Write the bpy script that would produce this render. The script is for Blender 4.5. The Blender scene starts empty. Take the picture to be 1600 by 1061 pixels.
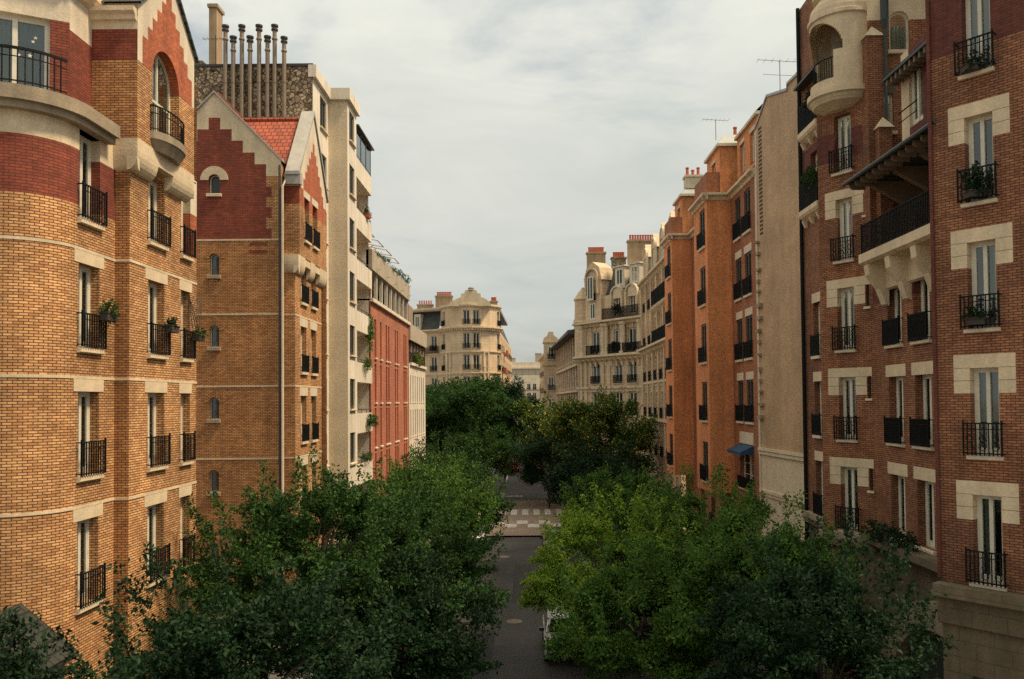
import bpy, math, random
import numpy as np
from mathutils import Vector, Matrix
random.seed(7)
SC = bpy.context.scene
COL = SC.collection
R = math.radians

# ---------------------------------------------------------------- meshes
class Fr:
    """facade frame: u along the wall (to the right for someone facing it), d into the wall, z up"""
    def __init__(s, O, U):
        l = math.hypot(*U); s.O = O; s.U = (U[0]/l, U[1]/l); s.D = (-s.U[1], s.U[0])
        s.rot = math.atan2(s.U[1], s.U[0])
    def __call__(s, u, d, z):
        return (s.O[0]+u*s.U[0]+d*s.D[0], s.O[1]+u*s.U[1]+d*s.D[1], z)
ID = Fr((0, 0), (1, 0))
def between(A, B): return Fr(A, (B[0]-A[0], B[1]-A[1])), math.hypot(B[0]-A[0], B[1]-A[1])

class MB:
    def __init__(s): s.v = []; s.f = []; s.uv = []; s.m = []; s.sm = []
    def face(s, pts, m=0, uv=None, smooth=False):
        i = len(s.v); s.v += [tuple(p) for p in pts]; s.f.append(tuple(range(i, i+len(pts))))
        if uv is None:
            a = Vector(pts[1])-Vector(pts[0]); b = Vector(pts[-1])-Vector(pts[0]); n = a.cross(b)
            if abs(n.z) > .8*n.length: uv = [(p[0], p[1]) for p in pts]
            else:
                t = Vector((-n.y, n.x, 0)); t = t.normalized() if t.length > 1e-9 else Vector((1, 0, 0))
                uv = [(Vector(p).dot(t), p[2]) for p in pts]
        s.uv.append(uv); s.m.append(m); s.sm.append(smooth)
    def box(s, fr, u0, u1, d0, d1, z0, z1, m=0, skip=''):
        P = lambda u, d, z: fr(u, d, z)
        a, b, c, e = P(u0, d0, z0), P(u1, d0, z0), P(u1, d1, z0), P(u0, d1, z0)
        A, B, C, E = P(u0, d0, z1), P(u1, d0, z1), P(u1, d1, z1), P(u0, d1, z1)
        for k, q in (('f', (a, b, B, A)), ('r', (b, c, C, B)), ('k', (c, e, E, C)), ('l', (e, a, A, E)), ('t', (A, B, C, E)), ('b', (e, c, b, a))):
            if k not in skip: s.face(q, m)
    def tube(s, pts, r, seg=6, m=0, caps=True, smooth=True):
        rs = r if isinstance(r, (list, tuple)) else [r]*len(pts)
        P = [Vector(p) for p in pts]; rings = []
        ref = Vector((0, 0, 1))
        for i, p in enumerate(P):
            t = (P[min(i+1, len(P)-1)]-P[max(i-1, 0)]).normalized()
            x = t.cross(ref)
            if x.length < .05: x = t.cross(Vector((1, 0, 0)))
            x.normalize(); y = x.cross(t)
            rings.append([p+(x*math.cos(2*math.pi*k/seg)+y*math.sin(2*math.pi*k/seg))*rs[i] for k in range(seg)])
        for i in range(len(P)-1):
            for k in range(seg):
                k2 = (k+1) % seg
                s.face((rings[i][k], rings[i+1][k], rings[i+1][k2], rings[i][k2]), m, smooth=smooth)
        if caps:
            s.face(rings[0], m); s.face(rings[-1][::-1], m)
    def lathe(s, c, prof, seg=12, m=0):
        for (r0, z0), (r1, z1) in zip(prof, prof[1:]):
            for k in range(seg):
                a, b = 2*math.pi*k/seg, 2*math.pi*(k+1)/seg
                q = lambda r, z, t: (c[0]+r*math.cos(t), c[1]+r*math.sin(t), c[2]+z)
                s.face((q(r0, z0, a), q(r0, z0, b), q(r1, z1, b), q(r1, z1, a)), m, smooth=True)
    def extrude(s, fr, prof, u0, u1, m=0, caps=True):
        """profile of (d,z) points swept from u0 to u1"""
        n = len(prof)
        for i in range(n):
            (d0, z0), (d1, z1) = prof[i], prof[(i+1) % n]
            s.face((fr(u0, d0, z0), fr(u1, d0, z0), fr(u1, d1, z1), fr(u0, d1, z1)), m)
        if caps:
            s.face([fr(u0, d, z) for d, z in prof], m); s.face([fr(u1, d, z) for d, z in prof][::-1], m)
    def prism(s, fr, outline, d0, d1, m=0, back=True):
        """outline of (u,z) points given thickness d0..d1"""
        n = len(outline)
        s.face([fr(u, d0, z) for u, z in outline], m)
        if back: s.face([fr(u, d1, z) for u, z in outline][::-1], m)
        for i in range(n):
            a, b = outline[i], outline[(i+1) % n]
            s.face((fr(a[0], d0, a[1]), fr(a[0], d1, a[1]), fr(b[0], d1, b[1]), fr(b[0], d0, b[1])), m)
    def slab(s, poly, z0, z1, m=0, mtop=None):
        """plan polygon extruded vertically"""
        n = len(poly)
        s.face([(p[0], p[1], z1) for p in poly], m if mtop is None else mtop)
        s.face([(p[0], p[1], z0) for p in poly][::-1], m)
        for i in range(n):
            a, b = poly[i], poly[(i+1) % n]
            s.face(((a[0], a[1], z0), (b[0], b[1], z0), (b[0], b[1], z1), (a[0], a[1], z1)), m)
    def mesh(s, name, mats, origin=(0, 0, 0)):
        me = bpy.data.meshes.new(name)
        o = origin
        me.from_pydata([(p[0]-o[0], p[1]-o[1], p[2]-o[2]) for p in s.v], [], s.f)
        for mt in (mats if isinstance(mats, (list, tuple)) else [mats]): me.materials.append(mt)
        ul = me.uv_layers.new(name='UVMap')
        ul.data.foreach_set('uv', [c for f in s.uv for p in f for c in p])
        me.polygons.foreach_set('material_index', s.m)
        me.polygons.foreach_set('use_smooth', s.sm)
        me.update()
        return me

def link(name, data, parent=None, loc=(0, 0, 0), rz=0):
    o = bpy.data.objects.new(name, data); COL.objects.link(o)
    o.location = loc; o.rotation_euler = (0, 0, rz)
    if parent: o.parent = parent
    return o
def tag(o, label=None, cat=None, group=None, kind=None):
    if label: o['label'] = label
    if cat: o['category'] = cat
    if group: o['group'] = group
    if kind: o['kind'] = kind
    return o
def thing(name, label, cat, loc=(0, 0, 0), rz=0, group=None):
    return tag(link(name, None, None, loc, rz), label, cat, group)
def part(root, name, mb, mats, label=None, parent=None):
    """world-space mesh builder -> part of root (roots are unrotated)"""
    o = link(name, mb.mesh(name, mats, root.location), parent or root)
    if label: o['label'] = label
    return o
def put(root, name, me, fr, u, d, z, parent=None):
    """shared local mesh placed on a facade"""
    if parent: return link(name, me, parent)
    p = Vector(fr(u, d, z))-root.location
    return link(name, me, root, p, fr.rot)

# ---------------------------------------------------------------- materials
def nodes(name):
    m = bpy.data.materials.new(name); m.use_nodes = True
    nt = m.node_tree; b = nt.nodes['Principled BSDF']
    return m, nt, b
def N(nt, t, **kw):
    n = nt.nodes.new(t)
    for k, v in kw.items():
        if k in n.inputs: n.inputs[k].default_value = v
        else: setattr(n, k, v)
    return n
def L(nt, a, b): nt.links.new(a, b)
def rgba(c): return (c[0], c[1], c[2], 1)
def mul(c, k): return tuple(x*k for x in c)

def noise_mult(nt, src, scale, lo, hi, detail=5, coord='Object', stretch=None):
    tc = N(nt, 'ShaderNodeTexCoord'); no = N(nt, 'ShaderNodeTexNoise', Scale=scale, Detail=detail, Roughness=.62)
    co = tc.outputs[coord]
    if stretch:
        mp = N(nt, 'ShaderNodeMapping'); mp.inputs['Scale'].default_value = stretch; L(nt, co, mp.inputs['Vector']); co = mp.outputs[0]
    L(nt, co, no.inputs['Vector'])
    mr = N(nt, 'ShaderNodeMapRange'); mr.inputs['From Min'].default_value = .3; mr.inputs['From Max'].default_value = .7
    mr.inputs['To Min'].default_value = lo; mr.inputs['To Max'].default_value = hi
    L(nt, no.outputs['Fac'], mr.inputs['Value'])
    mx = N(nt, 'ShaderNodeMix', data_type='RGBA', blend_type='MULTIPLY'); mx.inputs['Factor'].default_value = 1
    L(nt, src, mx.inputs['A']); L(nt, mr.outputs[0], mx.inputs['B'])
    return mx.outputs['Result']
def bump(nt, b, src, strength=.4, dist=.01):
    bp = N(nt, 'ShaderNodeBump', Strength=strength, Distance=dist); L(nt, src, bp.inputs['Height']); L(nt, bp.outputs[0], b.inputs['Normal'])

def brick(name, c1, c2, mortar, bw=.225, rh=.07, ms=.011, big=(.78, 1.15), rough=.88):
    m, nt, b = nodes(name)
    uv = N(nt, 'ShaderNodeUVMap')
    br = N(nt, 'ShaderNodeTexBrick', Scale=1.0); br.inputs['Color1'].default_value = rgba(c1); br.inputs['Color2'].default_value = rgba(c2)
    br.inputs['Mortar'].default_value = rgba(mortar); br.inputs['Mortar Size'].default_value = ms; br.inputs['Mortar Smooth'].default_value = .25
    br.inputs['Brick Width'].default_value = bw; br.inputs['Row Height'].default_value = rh; br.inputs['Bias'].default_value = 0
    no = N(nt, 'ShaderNodeTexNoise', Scale=9.0, Detail=2.0); L(nt, uv.outputs[0], no.inputs['Vector'])
    va = N(nt, 'ShaderNodeVectorMath', operation='MULTIPLY_ADD'); va.inputs[1].default_value = (.006, .006, 0)
    L(nt, no.outputs['Color'], va.inputs[0]); L(nt, uv.outputs[0], va.inputs[2]); L(nt, va.outputs[0], br.inputs['Vector'])
    c = noise_mult(nt, br.outputs['Color'], .4, big[0], big[1], 6)
    c = noise_mult(nt, c, 6.0, .8, 1.18, 3)
    c = noise_mult(nt, c, 1.3, .74, 1.08, 5, 'Object', (1.6, 1.6, .14))
    L(nt, c, b.inputs['Base Color']); b.inputs['Roughness'].default_value = rough
    inv = N(nt, 'ShaderNodeMath', operation='SUBTRACT'); inv.inputs[0].default_value = 1; L(nt, br.outputs['Fac'], inv.inputs[1])
    bump(nt, b, inv.outputs[0], .5, .012)
    return m
def plaster(name, col, var=(.85, 1.1), scale=1.2, rough=.85, streak=.9, fine=None, joints=None):
    m, nt, b = nodes(name)
    rg = N(nt, 'ShaderNodeRGB'); rg.outputs[0].default_value = rgba(col); c = rg.outputs[0]
    if joints:
        uv = N(nt, 'ShaderNodeUVMap'); br = N(nt, 'ShaderNodeTexBrick', Scale=1.0)
        br.inputs['Color1'].default_value = rgba(col); br.inputs['Color2'].default_value = rgba(mul(col, .9)); br.inputs['Mortar'].default_value = rgba(mul(col, .6))
        br.inputs['Mortar Size'].default_value = .012; br.inputs['Brick Width'].default_value = joints[0]; br.inputs['Row Height'].default_value = joints[1]
        L(nt, uv.outputs[0], br.inputs['Vector']); c = br.outputs['Color']
    c = noise_mult(nt, c, scale, var[0], var[1])
    c = noise_mult(nt, c, 1.1, streak, 1.05, 4, 'Object', (2.2, 2.2, .12))
    f = fine or (.88, 1.12)
    c = noise_mult(nt, c, 16, f[0], f[1], 4)
    L(nt, c, b.inputs['Base Color']); b.inputs['Roughness'].default_value = rough
    tc = N(nt, 'ShaderNodeTexCoord'); n2 = N(nt, 'ShaderNodeTexNoise', Scale=22.0, Detail=5.0); L(nt, tc.outputs['Object'], n2.inputs['Vector'])
    bump(nt, b, n2.outputs['Fac'], .35, .02)
    return m
def simple(name, col, rough=.6, metal=0, var=(.85, 1.15), scale=3.0):
    m, nt, b = nodes(name)
    rg = N(nt, 'ShaderNodeRGB'); rg.outputs[0].default_value = rgba(col)
    L(nt, noise_mult(nt, rg.outputs[0], scale, *var), b.inputs['Base Color'])
    b.inputs['Roughness'].default_value = rough; b.inputs['Metallic'].default_value = metal
    return m
def rubble(name):
    m, nt, b = nodes(name)
    uv = N(nt, 'ShaderNodeUVMap')
    vo = N(nt, 'ShaderNodeTexVoronoi', Scale=5.2); ve = N(nt, 'ShaderNodeTexVoronoi', Scale=5.2, feature='DISTANCE_TO_EDGE')
    no = N(nt, 'ShaderNodeTexNoise', Scale=4.0, Detail=3.0); L(nt, uv.outputs[0], no.inputs['Vector'])
    va = N(nt, 'ShaderNodeVectorMath', operation='MULTIPLY_ADD'); va.inputs[1].default_value = (.12, .12, 0)
    L(nt, no.outputs['Color'], va.inputs[0]); L(nt, uv.outputs[0], va.inputs[2])
    for v in (vo, ve): L(nt, va.outputs[0], v.inputs['Vector'])
    hs = N(nt, 'ShaderNodeSeparateColor'); L(nt, vo.outputs['Color'], hs.inputs[0])
    cr = N(nt, 'ShaderNodeValToRGB'); e = cr.color_ramp.elements
    e[0].color = (.17, .115, .065, 1); e[1].color = (.62, .49, .32, 1); L(nt, hs.outputs[0], cr.inputs[0])
    mr = N(nt, 'ShaderNodeMapRange'); mr.inputs['From Min'].default_value = .03; mr.inputs['From Max'].default_value = .12; L(nt, ve.outputs['Distance'], mr.inputs['Value'])
    mx = N(nt, 'ShaderNodeMix', data_type='RGBA'); mx.inputs['A'].default_value = (.07, .045, .028, 1); L(nt, mr.outputs[0], mx.inputs['Factor']); L(nt, cr.outputs[0], mx.inputs['B'])
    c = noise_mult(nt, mx.outputs['Result'], .6, .65, 1.1)
    L(nt, c, b.inputs['Base Color']); b.inputs['Roughness'].default_value = .9; bump(nt, b, mr.outputs[0], .6, .04)
    return m
def tiles(name, col, rh=.17, w=.2):
    m, nt, b = nodes(name)
    uv = N(nt, 'ShaderNodeUVMap'); br = N(nt, 'ShaderNodeTexBrick', Scale=1.0)
    br.inputs['Color1'].default_value = rgba(col); br.inputs['Color2'].default_value = rgba(mul(col, .65)); br.inputs['Mortar'].default_value = rgba(mul(col, .15))
    br.inputs['Mortar Size'].default_value = .022; br.inputs['Mortar Smooth'].default_value = .6; br.inputs['Brick Width'].default_value = w; br.inputs['Row Height'].default_value = rh
    L(nt, uv.outputs[0], br.inputs['Vector'])
    L(nt, noise_mult(nt, br.outputs['Color'], 1.0, .75, 1.15), b.inputs['Base Color']); b.inputs['Roughness'].default_value = .75
    inv = N(nt, 'ShaderNodeMath', operation='SUBTRACT'); inv.inputs[0].default_value = 1; L(nt, br.outputs['Fac'], inv.inputs[1]); bump(nt, b, inv.outputs[0], .7, .05)
    return m
def glass(name, tint=(.55, .62, .6), opaque=None):
    m, nt, b = nodes(name)
    out = nt.nodes['Material Output']
    gl = N(nt, 'ShaderNodeBsdfGlossy', Roughness=.06); gl.inputs['Color'].default_value = (.9, .95, .93, 1)
    if opaque: tr = N(nt, 'ShaderNodeBsdfDiffuse'); tr.inputs['Color'].default_value = rgba(opaque)
    else: tr = N(nt, 'ShaderNodeBsdfTransparent'); tr.inputs['Color'].default_value = rgba(tint)
    fz = N(nt, 'ShaderNodeFresnel', IOR=1.55)
    ad = N(nt, 'ShaderNodeMath', operation='ADD', use_clamp=True); ad.inputs[1].default_value = 0 if opaque else .07; L(nt, fz.outputs[0], ad.inputs[0])
    mx = N(nt, 'ShaderNodeMixShader'); L(nt, ad.outputs[0], mx.inputs[0]); L(nt, tr.outputs[0], mx.inputs[1]); L(nt, gl.outputs[0], mx.inputs[2])
    L(nt, mx.outputs[0], out.inputs['Surface'])
    tc = N(nt, 'ShaderNodeTexCoord'); no = N(nt, 'ShaderNodeTexNoise', Scale=1.5); L(nt, tc.outputs['Object'], no.inputs['Vector'])
    bp = N(nt, 'ShaderNodeBump', Strength=.05, Distance=.05); L(nt, no.outputs['Fac'], bp.inputs['Height']); L(nt, bp.outputs[0], gl.inputs['Normal'])
    return m
def leaf(name, ca, cb, transl=.35, tip=None):
    m, nt, b = nodes(name)
    out = nt.nodes['Material Output']; ge = N(nt, 'ShaderNodeNewGeometry'); cr = N(nt, 'ShaderNodeValToRGB')
    e = cr.color_ramp.elements; e[0].color = rgba(ca); e[1].color = rgba(cb)
    if tip: x = e.new(.84); x.color = rgba(cb); e[2].color = rgba(tip)
    L(nt, ge.outputs['Random Per Island'], cr.inputs[0])
    c = noise_mult(nt, cr.outputs[0], .8, .6, 1.35, 3)
    b.inputs['Roughness'].default_value = .6; b.inputs['Specular IOR Level'].default_value = .15; L(nt, c, b.inputs['Base Color'])
    tr = N(nt, 'ShaderNodeBsdfTranslucent'); L(nt, c, tr.inputs['Color'])
    mx = N(nt, 'ShaderNodeMixShader'); mx.inputs[0].default_value = transl
    L(nt, b.outputs[0], mx.inputs[1]); L(nt, tr.outputs[0], mx.inputs[2]); L(nt, mx.outputs[0], out.inputs['Surface'])
    return m

M = {}
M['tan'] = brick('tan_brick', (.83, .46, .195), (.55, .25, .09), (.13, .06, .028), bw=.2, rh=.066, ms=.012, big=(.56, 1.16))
M['tan_side'] = brick('brown_tan_brick', (.66, .32, .115), (.44, .18, .06), (.13, .06, .027), bw=.2, rh=.066, ms=.012, big=(.7, 1.14))  # tan brick darkened: shade of the camera-facing sides is in its colour
M['red'] = brick('red_brick', (.34, .072, .034), (.225, .044, .022), (.10, .03, .018), ms=.01, big=(.7, 1.14))
M['orange_red'] = brick('orange_red_brick', (.53, .145, .052), (.39, .09, .034), (.2, .07, .035), ms=.009, big=(.9, 1.1))
M['rbrick'] = brick('dark_red_brown_brick', (.44, .185, .085), (.28, .102, .046), (.08, .04, .024), bw=.2, rh=.066, ms=.012, big=(.56, 1.18))
M['rbrick_dark'] = brick('purple_red_brick', (.19, .045, .03), (.13, .03, .022), (.07, .03, .02), big=(.85, 1.12))
M['obrick'] = brick('orange_brick', (.84, .325, .125), (.72, .26, .095), (.56, .22, .09), ms=.009, big=(.78, 1.1))
M['obrick_red'] = brick('orange_building_red_brick', (.48, .18, .08), (.36, .125, .055), (.2, .09, .05), big=(.72, 1.12))
M['stone'] = plaster('cream_stone', (.66, .53, .36), (.82, 1.1), 1.0, streak=.82)
M['stone_w'] = plaster('pale_render', (.68, .58, .44), (.82, 1.08), .8, streak=.76)
M['stone_wall'] = plaster('haussmann_stone', (.67, .50, .325), (.78, 1.1), .3, streak=.85, joints=(.9, .42))
M['stone_grey'] = plaster('weathered_stone', (.34, .27, .185), (.7, 1.15), 1.5, streak=.7)
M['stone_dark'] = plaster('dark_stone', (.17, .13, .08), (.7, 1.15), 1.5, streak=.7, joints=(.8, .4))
M['white'] = plaster('white_render', (.74, .66, .54), (.84, 1.06), .5, streak=.76)
M['cream'] = plaster('cream_render', (.66, .545, .385), (.9, 1.06), .5, streak=.86, fine=(.75, 1.2))
M['tanwall'] = plaster('tan_roughcast', (.48, .32, .19), (.7, 1.12), .5, streak=.88, fine=(.62, 1.32))
M['terracotta'] = brick('terracotta_cladding', (.50, .18, .10), (.42, .145, .08), (.32, .125, .075), bw=.4, rh=.2, ms=.008, big=(.74, 1.12))
M['grey'] = plaster('grey_concrete', (.42, .355, .265), (.85, 1.1), .7, streak=.8)
M['zinc'] = simple('zinc_sheet', (.30, .31, .30), .45, .3)
M['porch_tile'] = tiles('dark_porch_tiles', (.026, .026, .018), .18, .22)  # one very dark tile colour for the porch roof
M['slate'] = tiles('slate_tiles', (.095, .105, .1), .18, .25)
M['rtile'] = tiles('red_roof_tiles', (.44, .10, .045), .27, .27)
M['coping'] = simple('grey_coping', (.36, .34, .30), .7)
M['rubble'] = rubble('rubble_stone')
M['iron'] = simple('black_ironwork', (.010, .011, .011), .7); M['iron'].node_tree.nodes['Principled BSDF'].inputs['Specular IOR Level'].default_value = .12
M['green_iron'] = simple('dark_green_paint', (.02, .032, .028), .5)
M['frame'] = simple('white_window_paint', (.62, .58, .47), .5)
M['frame_d'] = simple('dark_window_frame', (.05, .05, .045), .5)
M['red_frame'] = simple('red_window_frame', (.30, .05, .03), .5)
M['glass'] = glass('window_glass')
M['glass_o'] = glass('dark_window_glass', opaque=(.02, .023, .022))
M['glass_clear'] = glass('clear_balcony_glass', (.8, .88, .86))
M['curtain'] = simple('net_curtain', (.40, .40, .33), .9)
M['room'] = simple('dark_inside', (.025, .022, .02), .9)  # near-black: the darkness of unlit insides put into the colour
M['pot'] = simple('terracotta_pot', (.42, .10, .045), .8)
M['chimney'] = plaster('chimney_render', (.37, .26, .155), (.75, 1.1), 1.2, streak=.75)
M['flue'] = simple('rusty_flue_metal', (.21, .165, .115), .6, .2)
M['flue_cap'] = simple('dark_cowl_metal', (.05, .045, .04), .6, .2)
M['awning'] = simple('blue_awning_cloth', (.010, .05, .11), .8)
M['shop_red'] = simple('red_cloth', (.5, .06, .04), .8)
M['asphalt'] = plaster('asphalt', (.05, .046, .043), (.7, 1.3), .35, fine=(.55, 1.6))
M['patch'] = plaster('asphalt_patch', (.032, .03, .029), (.8, 1.2), .6, fine=(.6, 1.5))
M['paving'] = plaster('pinkish_paving', (.30, .225, .17), (.8, 1.15), .5, joints=(.4, .2))
M['pavement'] = plaster('pavement_slabs', (.22, .2, .175), (.8, 1.15), .5, joints=(.9, .6))
M['kerb'] = simple('granite_kerb', (.27, .25, .23), .8)
M['paint'] = simple('road_paint', (.62, .6, .55), .8, var=(.6, 1.1), scale=5)
M['ground'] = plaster('city_ground', (.14, .125, .11), (.8, 1.2), .1)
M['bark'] = simple('bark', (.07, .05, .035), .9, scale=8)
M['leaf_g'] = leaf('green_leaf', (.014, .048, .014), (.058, .12, .024), .35)
M['leaf_d'] = leaf('dark_leaf', (.006, .022, .010), (.022, .054, .017), .3)  # dark leaf: shade on the lower left trees put into the colour
M['leaf_y'] = leaf('yellow_green_leaf', (.085, .19, .022), (.27, .40, .05), .48, tip=(.55, .50, .06))  # raised leaf colour, brightness of the right-hand crowns painted in
M['leaf_l'] = leaf('light_leaf', (.034, .098, .018), (.13, .23, .04), .42)  # lit copy of the green leaf, light on the crowns put into colour
M['leaf_c'] = leaf('chestnut_leaf', (.024, .066, .014), (.09, .15, .03), .42, tip=(.70, .56, .11))
M['flower'] = simple('red_petals', (.4, .04, .04), .7)
M['paint_white'] = simple('white_car_paint', (.7, .69, .66), .25)
M['paint_dark'] = simple('dark_car_paint', (.03, .032, .035), .25)
M['paint_grey'] = simple('grey_car_paint', (.2, .2, .2), .25, .4)
M['paint_red'] = simple('red_car_paint', (.42, .035, .025), .3)
M['paint_blue'] = simple('blue_van_paint', (.03, .11, .25), .3)
M['rubber'] = simple('rubber', (.02, .02, .02), .8)
M['lamp_w'] = simple('headlight_glass', (.6, .6, .58), .15)
M['lamp_r'] = simple('tail_light', (.35, .02, .02), .2)
M['slot'] = simple('slot_shade', (.06, .032, .022), .9)  # shade of the toothing recesses as a colour
M['rafter'] = simple('brown_rafter', (.16, .11, .07), .8)
M['boxdark'] = simple('dark_planter', (.045, .035, .03), .8)
# ---------------------------------------------------------------- facade kit
CACHE = {}
def cached(key, fn):
    if key not in CACHE: CACHE[key] = fn()
    return CACHE[key]

def wall(mb, fr, u0, u1, z0, z1, holes=(), cls=None, rd=.25, us=(), zs=(), d=0, uoff=0):
    """a wall plane cut by real openings, each with its reveals; cls(u,z) picks the material slot (None leaves a gap)"""
    cls = cls or (lambda u, z: 0)
    U = sorted({round(x, 4) for x in [u0, u1, *us] + [h[0] for h in holes] + [h[1] for h in holes] if u0-1e-6 <= x <= u1+1e-6})
    Z = sorted({round(x, 4) for x in [z0, z1, *zs] + [h[2] for h in holes] + [h[3] for h in holes] if z0-1e-6 <= x <= z1+1e-6})
    for ua, ub in zip(U, U[1:]):
        uc = (ua+ub)/2
        for za, zb in zip(Z, Z[1:]):
            zc = (za+zb)/2
            if any(h[0] < uc < h[1] and h[2] < zc < h[3] for h in holes): continue
            m = cls(uc, zc)
            if m is None: continue
            mb.face((fr(ua, d, za), fr(ub, d, za), fr(ub, d, zb), fr(ua, d, zb)), m, [(ua+uoff, za), (ub+uoff, za), (ub+uoff, zb), (ua+uoff, zb)])
    for h in holes:
        a, b, c, e = h[:4]; r = h[4] if len(h) > 4 else rd
        zz = [c]+[z for z in Z if c < z < e]+[e]
        for za, zb in zip(zz, zz[1:]):
            zc = (za+zb)/2
            ml = cls(a-.01, zc); mr = cls(b+.01, zc); ml = 0 if ml is None else ml; mr = 0 if mr is None else mr
            mb.face((fr(a, d, za), fr(a, d+r, za), fr(a, d+r, zb), fr(a, d, zb)), ml, [(0, za), (r, za), (r, zb), (0, zb)])
            mb.face((fr(b, d+r, za), fr(b, d, za), fr(b, d, zb), fr(b, d+r, zb)), mr, [(0, za), (r, za), (r, zb), (0, zb)])
        mt = cls((a+b)/2, e+.01); mt = 0 if mt is None else mt; mo = cls((a+b)/2, c-.01); mo = 0 if mo is None else mo
        mb.face((fr(a, d, e), fr(b, d, e), fr(b, d+r, e), fr(a, d+r, e)), mt)
        mb.face((fr(a, d+r, c), fr(b, d+r, c), fr(b, d, c), fr(a, d, c)), mo)

def arch_fill(mb, fr, a, b, zs, top, m, d=0, rd=.25, seg=10, mi=None):
    """spandrels between a half-round arch (springing at zs) and the rectangle a..b, zs..top, with the arch soffit"""
    c = (a+b)/2; r = (b-a)/2; mi = m if mi is None else mi
    for k in range(seg):
        t0, t1 = math.pi*k/seg, math.pi*(k+1)/seg
        x0, y0, x1, y1 = c-r*math.cos(t0), zs+r*math.sin(t0), c-r*math.cos(t1), zs+r*math.sin(t1)
        mb.face((fr(x0, d, y0), fr(x1, d, y1), fr(x1, d, top), fr(x0, d, top)), m, [(x0, y0), (x1, y1), (x1, top), (x0, top)])
        mb.face((fr(x0, d, y0), fr(x0, d+rd, y0), fr(x1, d+rd, y1), fr(x1, d, y1)), mi)

def win_meshes(w, h, style, fm, gm, arch=False):
    def mk_frame():
        b = MB(); t = min(.07, w*.1); top = h
        def bar(u0, u1, z0, z1, y0=-.01, y1=.06): b.box(ID, u0, u1, y0, y1, z0, z1)
        if arch:
            c = w/2; zs = h-c
            for r0, r1 in ((c-t, c),):
                for k in range(10):
                    t0, t1 = math.pi*k/10, math.pi*(k+1)/10
                    q = lambda r, t, y: (c-r*math.cos(t), y, zs+r*math.sin(t))
                    b.face((q(r0, t0, -.01), q(r0, t1, -.01), q(r1, t1, -.01), q(r1, t0, -.01)))
                    b.face((q(r0, t0, -.01), q(r0, t0, .06), q(r0, t1, .06), q(r0, t1, -.01)))
            bar(0, t, 0, zs); bar(w-t, w, 0, zs); bar(t, w-t, 0, t)
            if w > .8:
                bar(c-.035, c+.035, t, h-t*1.2, -.015, .055); bar(t, w-t, zs*.62, zs*.62+.07, -.02, .05)
                for x in (t, c+.04, c-.1, w-t-.06): bar(x, x+.06, t, zs*.62, -.006, .05)
            return b.mesh('window', M[fm])
        bar(0, t, 0, h); bar(w-t, w, 0, h); bar(t, w-t, 0, t); bar(t, w-t, h-t, h)
        if style in ('french', 'barred'):
            c = w/2; s = min(.055, w*.07)
            bar(c-s, c+s, t, h-t, -.03, .05)
            for x in (t, w-t-s): bar(x, x+s, t, h-t, -.004, .05)
            for x0, x1 in ((t+s, c-s), (c+s, w-t-s)):
                bar(x0, x1, t, t+.12, -.004, .05); bar(x0, x1, h-t-s, h-t, -.004, .05)
                if style == 'barred':
                    for f in (.3, .55, .78): bar(x0, x1, h*f-.012, h*f+.012, .0, .04)
        elif style == 'single':
            s = min(.05, w*.1)
            bar(t, t+s, t, h-t, -.004, .05); bar(w-t-s, w-t, t, h-t, -.004, .05)
        elif style == 'transom':
            bar(t, w-t, h*.72, h*.72+.06, -.004, .05); bar(w/2-.03, w/2+.03, t, h*.72, -.004, .05)
        return b.mesh('window', M[fm])
    def mk_pane():
        b = MB(); e = .03
        if arch:
            c = w/2; zs = h-c
            b.face([(e, .03, e), (w-e, .03, e)]+[(c+(c-e)*math.cos(math.pi*k/10), .03, zs+(c-e)*math.sin(math.pi*k/10)) for k in range(11)])
        else: b.face(((e, .03, e), (w-e, .03, e), (w-e, .03, h-e), (e, .03, h-e)))
        return b.mesh('pane', M[gm])
    k = (round(w, 3), round(h, 3), style, fm, gm, arch)
    return cached(('f',)+k, mk_frame), cached(('p',)+k, mk_pane)
def curtain_mesh(w, h, kind):
    def mk():
        b = MB(); spans = {'full': [(.05, w-.05)], 'sides': [(.04, w*.27), (w*.73, w-.04)], 'left': [(.04, w*.45)], 'right': [(w*.55, w-.04)]}[kind]
        for x0, x1 in spans:
            n = max(6, int((x1-x0)/.035)); f = lambda i: (x0+(x1-x0)*i/n, .16+.022*math.sin(i*1.9)+.01*math.sin(i*.7), 0)
            for i in range(n):
                p, q = f(i), f(i+1)
                b.face(((p[0], p[1], .02), (q[0], q[1], .02), (q[0], q[1], h-.05), (p[0], p[1], h-.05)), smooth=True)
        return b.mesh('curtain', M['curtain'])
    return cached(('c', round(w, 3), round(h, 3), kind), mk)

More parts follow.
